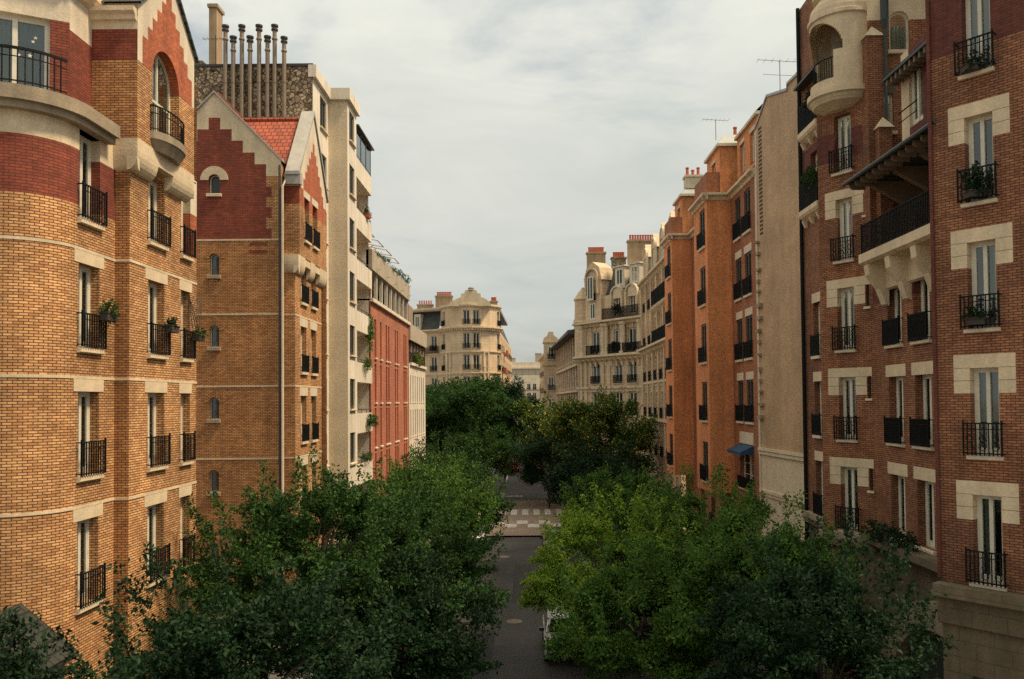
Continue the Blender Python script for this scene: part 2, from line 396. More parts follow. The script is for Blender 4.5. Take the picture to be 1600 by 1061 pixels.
def railing_mesh(w, h, p=.14, kind='bars', mat='iron'):
    """front at y=-p, wall at y=0"""
    def mk():
        b = MB(); y = -p
        b.box(ID, 0, w, y-.018, y+.018, h-.035, h); b.box(ID, 0, w, y-.012, y+.012, .04, .07)
        for x in (0, w-.025):
            b.box(ID, x, x+.025, y+.018, 0, h-.035, h-.005); b.box(ID, x, x+.025, y+.012, 0, .042, .068)
        step = {'bars': .115, 'dense': .07, 'belly': .095, 'scroll': .1}[kind]; n = max(2, round(w/step))
        for i in range(n+1):
            x = .012+(w-.024)*i/n
            if kind == 'belly':
                pts = [(x, y, .05), (x, y-.09, h*.22), (x, y-.1, h*.36), (x, y-.03, h*.62), (x, y, h-.02)]
                b.tube(pts, .012, 4, caps=False, smooth=False)
            else: b.box(ID, x-.012, x+.012, y-.012, y+.012, .0, h-.03)
        if kind in ('bars', 'scroll', 'dense'):
            b.box(ID, 0, w, y-.008, y+.008, h-.17, h-.15)
        if kind == 'scroll':
            m = max(2, round(w/.26))
            for i in range(m):
                cx = w*(i+.5)/m
                for cz, r in ((h*.28, .085), (h*.52, .075)):
                    pts = [(cx+r*math.cos(t*math.pi/4), y, cz+r*1.2*math.sin(t*math.pi/4)) for t in range(9)]
                    b.tube(pts, .011, 4, caps=False, smooth=False)
        for x in (.0, w-.03): b.box(ID, x, x+.03, y-.022, y+.022, 0, h+.05)
        return b.mesh('railing', M[mat])
    return cached(('r', round(w, 3), round(h, 3), p, kind, mat), mk)
def block_mesh(name, w, dep, h, mat, bev=.0):
    """block 0..w, from y=-dep to y=+.02, z 0..h"""
    def mk():
        b = MB()
        if bev: b.extrude(ID, [(-dep, bev), (-dep, h-bev*.6), (-dep+bev*.6, h), (.02, h), (.02, 0), (-dep+bev, 0)], 0, w)
        else: b.box(ID, 0, w, -dep, .02, 0, h)
        return b.mesh(name, M[mat])
    return cached(('b', name, round(w, 3), dep, round(h, 3), mat, bev), mk)

RW = random.Random(3)
def window(root, fr, a, b, c, e, rd=.25, style='french', fm='frame', gm='glass', curtain='auto', sill='stone', sillh=.13, silldep=.1, rail=None, railh=.8, railp=.14,
           lintel=None, linteld=.012, linth=.36, lintov=.16, arch=False, d=0, bury=0):
    w, h = b-a, e-c
    fme, pme = win_meshes(w, h, style, fm, gm, arch)
    o = put(root, 'window', fme, fr, a, d+rd, c)
    link('pane', pme, o)
    if curtain == 'auto': curtain = RW.choice(['full', 'sides', 'sides', 'left', 'right', None, None]) if gm == 'glass' else None
    if curtain: link('curtain', curtain_mesh(w, h-(w/2 if arch else 0), curtain), o)
    if sill: put(root, 'sill', block_mesh('sill', w+.16, silldep, sillh, sill, .02), fr, a-.08, d, c-sillh+.004)
    if rail: put(root, 'railing', railing_mesh(w+.16 if rail != 'scroll' else w+.24, railh, railp, rail), fr, a-(.08 if rail != 'scroll' else .12), d, c+.01)
    if lintel: put(root, 'lintel', block_mesh('lintel', w+2*lintov, linteld, linth, lintel), fr, a-lintov, d, e)
    return o

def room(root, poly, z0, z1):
    """the dark inside of the building: an added near-black sheet set back along the facade, so that the windows look into depth"""
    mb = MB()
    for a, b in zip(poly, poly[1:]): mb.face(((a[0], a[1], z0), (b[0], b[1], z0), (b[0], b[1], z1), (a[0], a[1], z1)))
    return part(root, 'dark_backing', mb, M['room'])

# ================================================================ LEFT 1: tan brick corner building
def build_left_brick():
    t = thing('brick_apartment_building', 'tan and red brick apartment building with rounded corner, stepped red gable and round-headed window', 'building', (-12, 20, 0))
    T, RD, ST, SW = 0, 1, 2, 3
    mats = [M['tan'], M['red'], M['stone'], M['stone_w'], M['tan_side'], M['orange_red']]
    mb = MB()
    rows = [(5.2, 7.25), (8.3, 10.33), (11.38, 13.41), (14.47, 16.62)]
    # --- rounded corner and facade A (x=-10.68)
    def clsA(u, z):
        if z > 16.1: return ST
        if z > 14.78: return RD
        return T
    XA, cx, cy, r = -10.68, -11.98, 19.32, 1.3
    front, lf = between((-16, cy-r), (cx, cy-r))
    hf = [(lf-1.05, lf-.0-.15, c, e) for c, e in rows]
    wall(mb, front, 0, lf, 0, 16.85, [(lf-1.75, lf-.8, c, e) for c, e in rows], clsA, .25, zs=(14.78, 16.1))
    seg = 10
    for k in range(seg):
        a0, a1 = -math.pi/2+math.pi/2*k/seg, -math.pi/2+math.pi/2*(k+1)/seg
        p0 = (cx+r*math.cos(a0), cy+r*math.sin(a0)); p1 = (cx+r*math.cos(a1), cy+r*math.sin(a1))
        f, l = between(p0, p1)
        wall(mb, f, 0, l, 0, 16.85, [], clsA, zs=(14.78, 16.1), uoff=lf+r*math.pi/2*k/seg)
    fa, la = between((XA, cy), (XA, 21.15))
    ua, ub = 19.45-cy, 20.4-cy
    wall(mb, fa, 0, la, 0, 16.85, [(ua, ub, c, e) for c, e in rows], clsA, .26, zs=(14.78, 16.1), uoff=lf+r*math.pi/2)
    # --- facade B (x=-10.3) with its return
    XB = -10.3
    fr_, lr = between((XA, 21.15), (XB, 21.15))
    wall(mb, fr_, 0, lr, 0, 16.4, [], lambda u, z: 4)  # return in the darkened brick, its shade painted in
    fb = Fr((XB, 21.15), (0, 1)); lb = 25.45-21.15
    b0, b1 = 22.2-21.15, 23.2-21.15; c0, c1 = 24.3-21.15, 24.97-21.15
    def clsB(u, z):
        if u > 3.4 and z > 15.85: return SW
        if u > 3.4 and z > 14.5: return 5
        return T
    hb = [(b0, b1, c, e if e < 16 else 16.3) for c, e in rows]; hc = [(c0, c1, c, e) for c, e in rows]
    wall(mb, fb, 0, lb, 0, 16.95, hb+hc, clsB, .26, us=(3.4,), zs=(14.5, 15.85))
    f2, l2 = between((XB, 25.45), (-17, 25.45)); wall(mb, f2, 0, l2, 0, 20, [], lambda u, z: 4)
    # --- upper front B (x=-10.05): brick, red stepped gable in white render, round-headed window
    XU = -10.05; yU = 21.02; fu = Fr((XU, yU), (0, 1)); lu = 24.62-yU; mid = 22.87-yU
    aw0, aw1 = 21.87-yU, 23.55-yU; rr = (aw1-aw0)/2; spring = 18.98
    steps = [(1.58, 19.72), (1.28, 20.09), (1.0, 20.46), (.72, 20.83), (.44, 21.2), (.18, 21.57)]
    def clsU(u, z):
        if z < 18.95: return T
        for hw, zt in steps:
            if z < zt: return 5 if abs(u-mid) < hw else SW
        return SW
    us = [mid+s*hw for hw, _ in steps for s in (-1, 1)]; zs = [18.95]+[zt for _, zt in steps]
    top = spring+rr+.06
    wall(mb, fu, 0, lu, 16.9, 20.45, [(aw0, aw1, 17.35, top)], clsU, .3, us=us, zs=zs)
    arch_fill(mb, fu, aw0, aw1, spring, top, 5, 0, .3, 12)
    # gable above the eaves: cells clipped by the slopes
    slope = .93; zpk = 20.45+slope*mid
    for i in range(8):
        za = 20.45+i*.1*0  # placeholder row
        break
    lev = [20.45, 20.46, 20.83, 21.2, 21.57, zpk]
    for za, zb in zip(lev, lev[1:]):
        wa, wb = (zpk-za)/slope, max((zpk-zb)/slope, 0)
        hw = next((h for h, zt in steps if zb <= zt+1e-6), 0); hw = min(hw, wb)
        for s in (-1, 1):
            q = [(mid+s*hw, za), (mid+s*wa, za), (mid+s*wb, zb), (mid+s*hw, zb)]
            if s < 0: q = q[::-1]
            mb.face([fu(u, 0, z) for u, z in q], SW, q)
        if hw > 0: mb.face([fu(u, 0, z) for u, z in ((mid-hw, za), (mid+hw, za), (mid+hw, zb), (mid-hw, zb))], 5, [(mid-hw, za), (mid+hw, za), (mid+hw, zb), (mid-hw, zb)])
    # returns of the upper front, set-back wall A2 and chamfer
    XA2 = -11.24
    fq, lq = between((XA2-.3, yU), (XU, yU))
    wall(mb, fq, 0, lq, 16.9, 20.1, [], lambda u, z: ST if z > 19.75 else (RD if z > 18.95 else 4), zs=(18.95, 19.75))  # brown brick here carries the painted shade of the return
    fk, lk = between((XU, 24.62), (XB-.2, 24.62)); wall(mb, fk, 0, lk, 16.2, 20.45, [], lambda u, z: SW)
    fa2, la2 = between((XA2, 20.0), (XA2, 21.15))
    wall(mb, fa2, 0, la2, 16.9, 20.6, [], lambda u, z: SW if z > 19.28 else RD, zs=(19.28,))
    ch, lc = between((-13.6, 18.8), (XA2, 20.0))
    w0, w1 = lc-1.9, lc-.42
    wall(mb, ch, 0, lc, 16.9, 20.6, [(w0, w1, 17.25, 19.45)], lambda u, z: SW if z > 19.45 or u < w0 else RD, .22, zs=(19.28, 19.45))
    part(t, 'wall', mb, mats)
    # windows
    for i, (c, e) in enumerate(rows):
        top_row = e > 16
        window(t, fa, ua, ub, c, e, .24, 'french', rail='bars', railh=.82, railp=.13, lintel=None if top_row else 'stone', linth=.37, lintov=.2, curtain='full' if i in (1, 2) else 'left', sill='stone')
        eb = 16.3 if top_row else e
        window(t, fb, b0, b1, c, eb, .24, 'french', rail='bars', railh=.82, railp=.13, lintel=None if top_row else 'stone', linth=.37, lintov=.18, curtain='full', sill='stone')
        window(t, fb, c0, c1, c, e, .24, 'french', rail='bars', railh=.82, railp=.13, lintel=None if top_row else 'stone', linth=.37, lintov=.12, sill='stone')
        window(t, front, lf-1.75, lf-.8, c, e, .24, 'french', rail='bars', lintel=None if top_row else 'stone', linth=.37, lintov=.2)
    window(t, fu, aw0, aw1, 17.37, spring+rr, .27, 'french', sill=None, arch=True, curtain=None)
    window(t, ch, w0, w1, 17.25, 19.45, .16, 'french', sill=None, curtain='full')
    rs = random.Random(11)
    for k in range(11):
        u = w0+.14+(.62 if k > 4 else 0)+rs.uniform(0, .42); z = 18.5+rs.uniform(0, .75); q = MB(); r0 = rs.uniform(.03, .06) if k not in (2,) else .1
        q.prism(ch, [(u+(r0 if i % 2 == 0 else r0*.45)*math.sin(math.pi*i/5), z+(r0 if i % 2 == 0 else r0*.45)*math.cos(math.pi*i/5)) for i in range(10)], .168, .172, back=False)
        part(t, 'window_sticker', q, M['frame'])
    # pale string courses, flush with the lintels
    for zt in (13.78, 10.7, 7.62):
        s = MB()
        pts = [(-16, cy-r)]+[(cx+r*math.cos(-math.pi/2+math.pi/2*k/10), cy+r*math.sin(-math.pi/2+math.pi/2*k/10)) for k in range(11)]+[(XA, 21.15), (XB, 21.15), (XB, 25.45)]
        for p0, p1 in zip(pts, pts[1:]):
            f, l = between(p0, p1); s.box(f, -.004, l+.004, -.016, .0, zt-.07, zt, skip='kb')
        part(t, 'string_course', s, M['stone'])
    # corbelled stone band carrying the upper front
    cb = MB()
    def prof(d0, d1, zb, zt):
        return [(0.02, zb)]+[(d0+(d1-d0)*math.sin(a*math.pi/12), zb+(zt-zb)*.62*(1-math.cos(a*math.pi/12))) for a in range(7)]+[(d1, zt), (.02, zt)]
    P = prof(0, -.262, 16.08, 16.9)
    cb.extrude(fb, P, -.128, b0+.02); cb.extrude(fb, P, b1-.02, 3.46)
    cb.extrude(fb, [(.02, 16.5), (-.25, 16.5), (-.262, 16.9), (.02, 16.9)], b0+.02, b1-.02)
    cb.extrude(fr_, prof(0, -.134, 16.08, 16.9), -.55, lr+.245)
    part(t, 'corbel_band', cb, M['stone'])
    # balcony of the corner, its slab following the curve
    sl = MB(); ro = r+.34
    rim = [(-16, cy-ro)]+[(cx+ro*math.cos(-math.pi/2+math.pi/2*k/12), cy+ro*math.sin(-math.pi/2+math.pi/2*k/12)) for k in range(13)]+[(cx+ro, 20.72)]
    sl.slab(rim+[(XA2-.1, 20.72), (-16, 20.2)], 16.78, 17.1)
    rim2 = [(cx+(p[0]-cx)*.93, cy+(p[1]-cy)*.93 if p[1] < cy else p[1]) for p in rim]
    sl.slab(rim2+[(XA2-.1, 20.6), (-16, 20.2)], 16.62, 16.78)
    bal = part(t, 'balcony', sl, M['stone_grey'])
    rl = MB(); rp = [(-15.0, cy-ro+.14)]+[(cx+(ro-.14)*math.cos(-math.pi/2+math.pi/2*k/16), cy+(ro-.14)*math.sin(-math.pi/2+math.pi/2*k/16)) for k in range(13)]
    for p0, p1 in zip(rp, rp[1:]):
        f, l = between(p0, p1); n = max(1, round(l/.13))
        rl.box(f, 0, l, -.022, .022, 17.92, 17.98); rl.box(f, 0, l, -.01, .01, 17.75, 17.77); rl.box(f, 0, l, -.01, .01, 17.2, 17.23)
        for i in range(n): rl.box(f, l*i/n-.013, l*i/n+.013, -.013, .013, 17.1, 17.95)
    part(t, 'balcony_railing', rl, M['iron'], parent=bal)
    # little curved balcony under the round-headed window
    def bulge(rad, k=12): return [(XU-.05, 22.71-.98)]+[(XU-.02+rad*math.sin(math.pi*i/k), 22.71-.98*math.cos(math.pi*i/k)) for i in range(k+1)]+[(XU-.05, 22.71+.98)]
    b2 = MB(); b2.slab(bulge(.4), 17.14, 17.34)
    lo = [(x if x < XU else XU+(x-XU)*.55, 22.71+(y-22.71)*.75) for x, y in bulge(.4)]
    hi = bulge(.37)
    for (p, q), (p2, q2) in zip(zip(hi, hi[1:]), zip(lo, lo[1:])): b2.face(((p2[0], p2[1], 16.86), (q2[0], q2[1], 16.86), (q[0], q[1], 17.14), (p[0], p[1], 17.14)), smooth=True)
    b2.face([(p[0], p[1], 16.86) for p in lo])
    bo = part(t, 'balcony', b2, M['stone_grey'])
    r2 = MB(); pts = bulge(.33)[1:-1]
    for p0, p1 in zip(pts, pts[1:]):
        f, l = between(p0, p1)
        r2.box(f, 0, l, -.014, .014, 18.0, 18.04); r2.box(f, 0, l, -.01, .01, 17.82, 17.84); r2.box(f, 0, l, -.01, .01, 17.4, 17.42)
        for u in (0, l/2): r2.box(f, u-.009, u+.009, -.009, .009, 17.34, 18.0)
    part(t, 'balcony_railing', r2, M['iron'], parent=bo)
    # cornice, roofs
    cn = MB()
    cn.extrude(fq, [(.02, 19.95), (-.08, 19.98), (-.1, 20.1), (-.2, 20.16), (-.2, 20.28), (.02, 20.28)], -.6, lq-.02)
    cn.extrude(fa2, [(.02, 20.2), (-.1, 20.24), (-.25, 20.4), (-.25, 20.6), (.02, 20.6)], -.1, la2)
    cn.extrude(ch, [(.02, 20.2), (-.1, 20.24), (-.25, 20.4), (-.25, 20.6), (.02, 20.6)], 0, lc)
    part(t, 'cornice', cn, M['stone'])
    rf = MB()
    rf.slab([(-16, 18.2), (XA, 19.4), (XA2, 21.15), (XB, 21.2), (XB, 25.4), (-17, 25.4)], 16.86, 16.9)
    rf.face(((-13.6, 18.8, 20.6), (XA2, 20.0, 20.6), (XA2, 21.2, 20.6), (-12.6, 21.2, 23.6), (-14, 20.6, 23.6)))
    f1 = fu(mid, 0, zpk); sx = -6.5
    for s in (-1, 1):
        e = fu(mid+s*(lu/2+.08), 0, 20.40)
        rf.face(((XU+.1, f1[1], zpk+.09), (XU+.1, e[1], e[2]+.07), (XU+sx, e[1], e[2]+.07), (XU+sx, f1[1], zpk+.09)))
        rf.face(((XU+.1, f1[1], zpk+.09), (XU+.1, e[1], e[2]+.07), (XU+.1, e[1], e[2]-.0), (XU+.1, f1[1], zpk+.0)))
        rf.face(((XU+.1, f1[1], zpk), (XU+.1, e[1], e[2]), (XU-.0, e[1], e[2]), (XU-.0, f1[1], zpk)))
    part(t, 'roof', rf, M['slate'])
    vg = MB()   # gable-side walls closing the attic
    vg.face(((XU-.02, 21.17, 20.1), (XU+sx, 21.17, 20.1), (XU+sx, 21.17, 20.5), (XU-.02, 21.17, 20.5)))
    part(t, 'attic_wall', vg, M['stone'])
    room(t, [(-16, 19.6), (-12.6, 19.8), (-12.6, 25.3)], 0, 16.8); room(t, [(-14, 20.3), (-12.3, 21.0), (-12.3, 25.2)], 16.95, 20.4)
    # low gabled stone porch at the foot of the corner
    pf = Fr((-11.9, 16.4), (1, 0)); pw = 1.9
    p = MB(); p.prism(pf, [(0, 0), (pw, 0), (pw, 4.8), (pw/2, 5.55), (0, 4.8)], 0, 1.35)
    po = part(t, 'porch', p, M['stone_grey'])
    pr = MB()
    for s in (0, 1):
        o = [(pw/2, 5.62), (pw/2+(1.25 if s else -1.25), 4.6), (pw/2+(1.25 if s else -1.25), 4.72), (pw/2, 5.76)]
        pr.prism(pf, o if s else o[::-1], -.25, 1.35)
    part(t, 'porch_roof', pr, M['porch_tile'], parent=po)
    return t
def rows_of(t, mb, fr, l, z0, z1, cols, rows, cls=None, rd=.22, zs=(), us=(), uoff=0, skip=(), **kw):
    """one facade plane with a grid of windows"""
    hs = [(a, b, c, e) for i, (a, b) in enumerate(cols) for j, (c, e) in enumerate(rows) if (i, j) not in skip]
    wall(mb, fr, 0, l, z0, z1, hs, cls, rd, us=us, zs=zs, uoff=uoff)
    for h in hs: window(t, fr, h[0], h[1], h[2], h[3], rd-.02, **kw)

# ================================================================ LEFT 2: brick building with stepped gables
def build_left_gable():
    t = thing('gabled_brick_building', 'tan brick building with dark red stepped gable wall and small arched windows facing the camera', 'building', (-13, 37, 0))
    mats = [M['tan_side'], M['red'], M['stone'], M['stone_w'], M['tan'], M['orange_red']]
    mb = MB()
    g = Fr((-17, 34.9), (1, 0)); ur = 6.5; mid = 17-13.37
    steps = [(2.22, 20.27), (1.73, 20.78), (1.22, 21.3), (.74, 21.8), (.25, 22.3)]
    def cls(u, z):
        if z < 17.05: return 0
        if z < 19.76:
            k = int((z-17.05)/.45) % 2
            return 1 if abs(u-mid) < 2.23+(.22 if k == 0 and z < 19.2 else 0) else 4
        for hw, zt in steps:
            if z < zt: return 1 if abs(u-mid) < hw else 2
        return 2
    aw = .21
    wins = [(mid-aw, mid+aw, 15.5-3.08*k, 16.44-3.08*k) for k in range(5)]
    top = (mid-.24, mid+.24, 19.0, 19.84)
    us = [mid+s*h for h, _ in steps for s in (-1, 1)]+[mid+s*x for x in (2.23, 2.45) for s in (-1, 1)]
    zs = [17.05+.45*i for i in range(7)]+[19.76]+[z for _, z in steps]
    wall(mb, g, 0, ur, 0, 20.44, wins+[top], cls, .2, us=us, zs=zs)
    for a, b, c, e in wins: arch_fill(mb, g, a, b, e-(b-a)/2, e, 0, 0, .2, 8)
    arch_fill(mb, g, top[0], top[1], 19.84-.24, 19.84, 1, 0, .2, 8)
    # the gable above the eaves
    zpk = 23.38; sl = (zpk-20.44)/(ur-mid)
    lev = [20.44, 20.78, 21.3, 21.8, 22.3, zpk]; hws = [1.73, 1.22, .74, .25, 0]
    for (za, zb), hw in zip(zip(lev, lev[1:]), hws):
        wa, wb = (zpk-za)/sl, (zpk-zb)/sl
        for s in (-1, 1):
            q = [(mid+s*hw, za), (mid+s*wa, za), (mid+s*wb, zb), (mid+s*min(hw, wb), zb)]
            if s < 0: q = q[::-1]
            mb.face([g(u, 0, z) for u, z in q], 2, q)
        if hw: mb.face([g(u, 0, z) for u, z in ((mid-hw, za), (mid+hw, za), (mid+hw, zb), (mid-hw, zb))], 1, [(mid-hw, za), (mid+hw, za), (mid+hw, zb), (mid-hw, zb)])
    # street side
    rows = [(5.2, 7.25), (8.3, 10.33), (11.38, 13.41)]
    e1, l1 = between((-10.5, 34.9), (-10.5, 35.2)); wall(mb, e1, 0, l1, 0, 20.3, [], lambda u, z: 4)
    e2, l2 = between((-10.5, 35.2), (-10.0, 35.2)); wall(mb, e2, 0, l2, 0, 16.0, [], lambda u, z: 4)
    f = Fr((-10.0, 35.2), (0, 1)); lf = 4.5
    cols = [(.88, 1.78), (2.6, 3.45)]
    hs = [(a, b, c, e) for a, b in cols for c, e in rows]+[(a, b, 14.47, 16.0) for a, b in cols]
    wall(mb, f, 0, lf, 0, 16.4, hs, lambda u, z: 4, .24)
    for a, b in cols:
        for c, e in rows+[(14.47, 16.0)]: window(t, f, a, b, c, e, .22, 'french', rail='dense', railh=.75, railp=.1, lintel='stone_w' if e < 15 else None, linth=.37, lintov=.2, fm='frame')
    e3, l3 = between((-10.5, 35.2), (-9.8, 35.2))
    wall(mb, e3, 0, l3, 16.0, 19.7, [], lambda u, z: 3 if z > 19.41 else (1 if z > 18.63 else 4), zs=(18.63, 19.41))
    fu = Fr((-9.8, 35.2), (0, 1)); lu = 4.7; um = 2.35; zp2 = 23.2; s2 = (zp2-19.9)/um
    st2 = [(2.1, 19.41), (1.75, 19.9), (1.45, 20.3), (1.12, 20.7), (.8, 21.1), (.48, 21.5), (.17, 21.95)]
    def clsu(u, z):
        if z < 18.63: return 4
        if z < 19.41: return 5
        for hw, zt in st2:
            if z < zt: return 5 if abs(u-um) < hw else 3
        return 3
    cu = [(.75, 1.55), (2.15, 2.95)]
    wall(mb, fu, 0, lu, 16.35, 19.9, [(a, b, 17.2, 19.1) for a, b in cu], clsu, .24, us=[um+s*h for h, _ in st2 for s in (-1, 1)], zs=[18.63]+[z for _, z in st2])
    for a, b in cu: window(t, fu, a, b, 17.2, 19.1, .22, 'french', rail='dense', railh=.75, railp=.1, lintel='stone_w', linth=.3, lintov=.15)
    lev = [19.9, 20.3, 20.7, 21.1, 21.5, 21.95, zp2]; hw2 = [1.45, 1.12, .8, .48, .17, 0]
    for (za, zb), hw in zip(zip(lev, lev[1:]), hw2):
        wa, wb = (zp2-za)/s2, (zp2-zb)/s2
        for s in (-1, 1):
            q = [(um+s*hw, za), (um+s*wa, za), (um+s*wb, zb), (um+s*min(hw, wb), zb)]
            if s < 0: q = q[::-1]
            mb.face([fu(u, 0, z) for u, z in q], 3, q)
        if hw: mb.face([fu(u, 0, z) for u, z in ((um-hw, za), (um+hw, za), (um+hw, zb), (um-hw, zb))], 5, [(um-hw, za), (um+hw, za), (um+hw, zb), (um-hw, zb)])
    eb, leb = between((-9.8, 39.9), (-17, 39.9)); wall(mb, eb, 0, leb, 0, 19.9)
    ew, lew = between((-17, 39.9), (-17, 34.9)); wall(mb, ew, 0, lew, 0, 20.4)
    part(t, 'wall', mb, mats)
    for a, b, c, e in wins:
        window(t, g, a, b, c, e, .16, 'single', arch=True, sill='stone_grey', sillh=.16, curtain='full', fm='frame')
        s = MB()
        for k in range(9):
            t0, t1 = math.pi*k/9+.03, math.pi*(k+1)/9-.03; zc = e-aw
            q = lambda r, tt: (mid-r*math.cos(tt), zc+r*math.sin(tt))
            s.prism(g, [q(aw+.01, t0), q(aw+.01, t1), q(aw+.24, t1), q(aw+.24, t0)], -.012, .01, back=False)
        part(t, 'brick_arch', s, M['tan_side'])
    window(t, g, top[0], top[1], top[2], top[3], .16, 'single', arch=True, sill='stone', curtain=None, gm='glass_o')
    hood = MB(); zc = 19.6
    for k in range(14):
        t0, t1 = math.pi*k/14, math.pi*(k+1)/14; q = lambda r, tt: (mid-r*math.cos(tt), zc+r*math.sin(tt))
        hood.prism(g, [q(.25, t0), q(.25, t1), q(.6, t1), q(.6, t0)], -.04, .02, back=False)
    part(t, 'window_hood', hood, M['stone'])
    pn = MB()
    for z in (16.75, 16.42): pn.box(g, 5.15, 5.9, -.006, .0, z, z+.14)
    part(t, 'brick_inlay', pn, M['red'])
    for zt in (17.05, 13.86, 10.78, 7.7):
        s = MB(); s.box(g, 0, ur, -.018, 0, zt-.07, zt, skip='k'); s.box(e2, 0, .5, -.018, 0, zt-.07, zt, skip='k') if zt < 16 else 0
        if zt < 16: s.box(f, .0, lf, -.016, 0, zt-.07, zt, skip='k')
        part(t, 'string_course', s, M['stone'])
    # corbels under the projecting street front
    cb = MB(); P = [(.02, 15.6)]+[(-.21*math.sin(a*math.pi/12), 15.6+.5*(1-math.cos(a*math.pi/12))) for a in range(7)]+[(-.21, 16.4), (.02, 16.4)]
    for a, b in ((-.2, .88), (1.78, 2.6), (3.45, 4.7)): cb.extrude(f, P, a, b)
    for a, b in cols: cb.extrude(f, [(.02, 16.0), (-.2, 16.05), (-.2, 16.4), (.02, 16.4)], a, b)
    cb.extrude(e2, P, .02, .7)
    part(t, 'corbel_band', cb, M['stone'])
    # roofs
    rf = MB()
    def slope(p, q, r, s): rf.face((p, q, r, s), 0, [((Vector(x)-Vector(p)).dot((Vector(q)-Vector(p)).normalized()), (Vector(x)-Vector(p)).dot((Vector(s)-Vector(p)).normalized())) for x in (p, q, r, s)])
    k = 1.0
    slope((-10.4, 34.95, 20.4), (-10.4, 39.9, 20.4), (-13.37, 39.9, 23.42), (-13.37, 34.95, 23.42))
    slope((-16.4, 39.9, 20.4), (-16.4, 34.95, 20.4), (-13.37, 34.95, 23.42), (-13.37, 39.9, 23.42))
    slope((-14, 35.05, 19.75), (-10.1, 35.05, 19.75), (-10.1, 37.55, 23.1), (-14, 37.55, 23.1))
    slope((-10.1, 40.05, 19.75), (-14, 40.05, 19.75), (-14, 37.55, 23.1), (-10.1, 37.55, 23.1))
    part(t, 'roof', rf, M['rtile'])
    rd = MB(); rd.tube([(-14, 37.55, 23.12), (-10.1, 37.55, 23.12)], .1, 8); rd.tube([(-13.37, 35.1, 23.44), (-13.37, 39.9, 23.44)], .1, 8); part(t, 'ridge_tiles', rd, M['rtile'])
    cp = MB()
    cp.prism(Fr((-10.3, 35.2), (0, 1)), [(-.25, 19.85), (um, zp2+.12), (lu+.25, 19.85), (lu+.25, 20.0), (um, zp2+.3), (-.25, 20.0)], -.56, .05)
    cp.box(Fr((-10.4, 35.02), (1, 0)), 0, .68, 0, .34, 19.45, 19.95)
    part(t, 'gable_coping', cp, M['coping'])
    vg = MB(); vg.prism(g, [(mid, zpk), (ur+.08, 20.36), (ur+.08, 20.44), (mid, zpk+.09), (mid-3.0, 20.44), (mid-3.0, 20.36)], -.08, .3); part(t, 'verge', vg, M['coping'])
    dp = MB(); dp.tube([(-10.33, 35.1, 19.7), (-10.42, 34.8, 19.3), (-10.42, 34.8, .2)], .055, 8); part(t, 'downpipe', dp, M['stone_w'])
    d2 = MB(); d2.tube([(-10.55, 34.82, 20.2), (-10.55, 34.82, .2)], .05, 8); part(t, 'downpipe', d2, M['flue_cap'])
    room(t, [(-17, 36.4), (-11.6, 36.4), (-11.6, 39.8)], 0, 19.5)
    return t

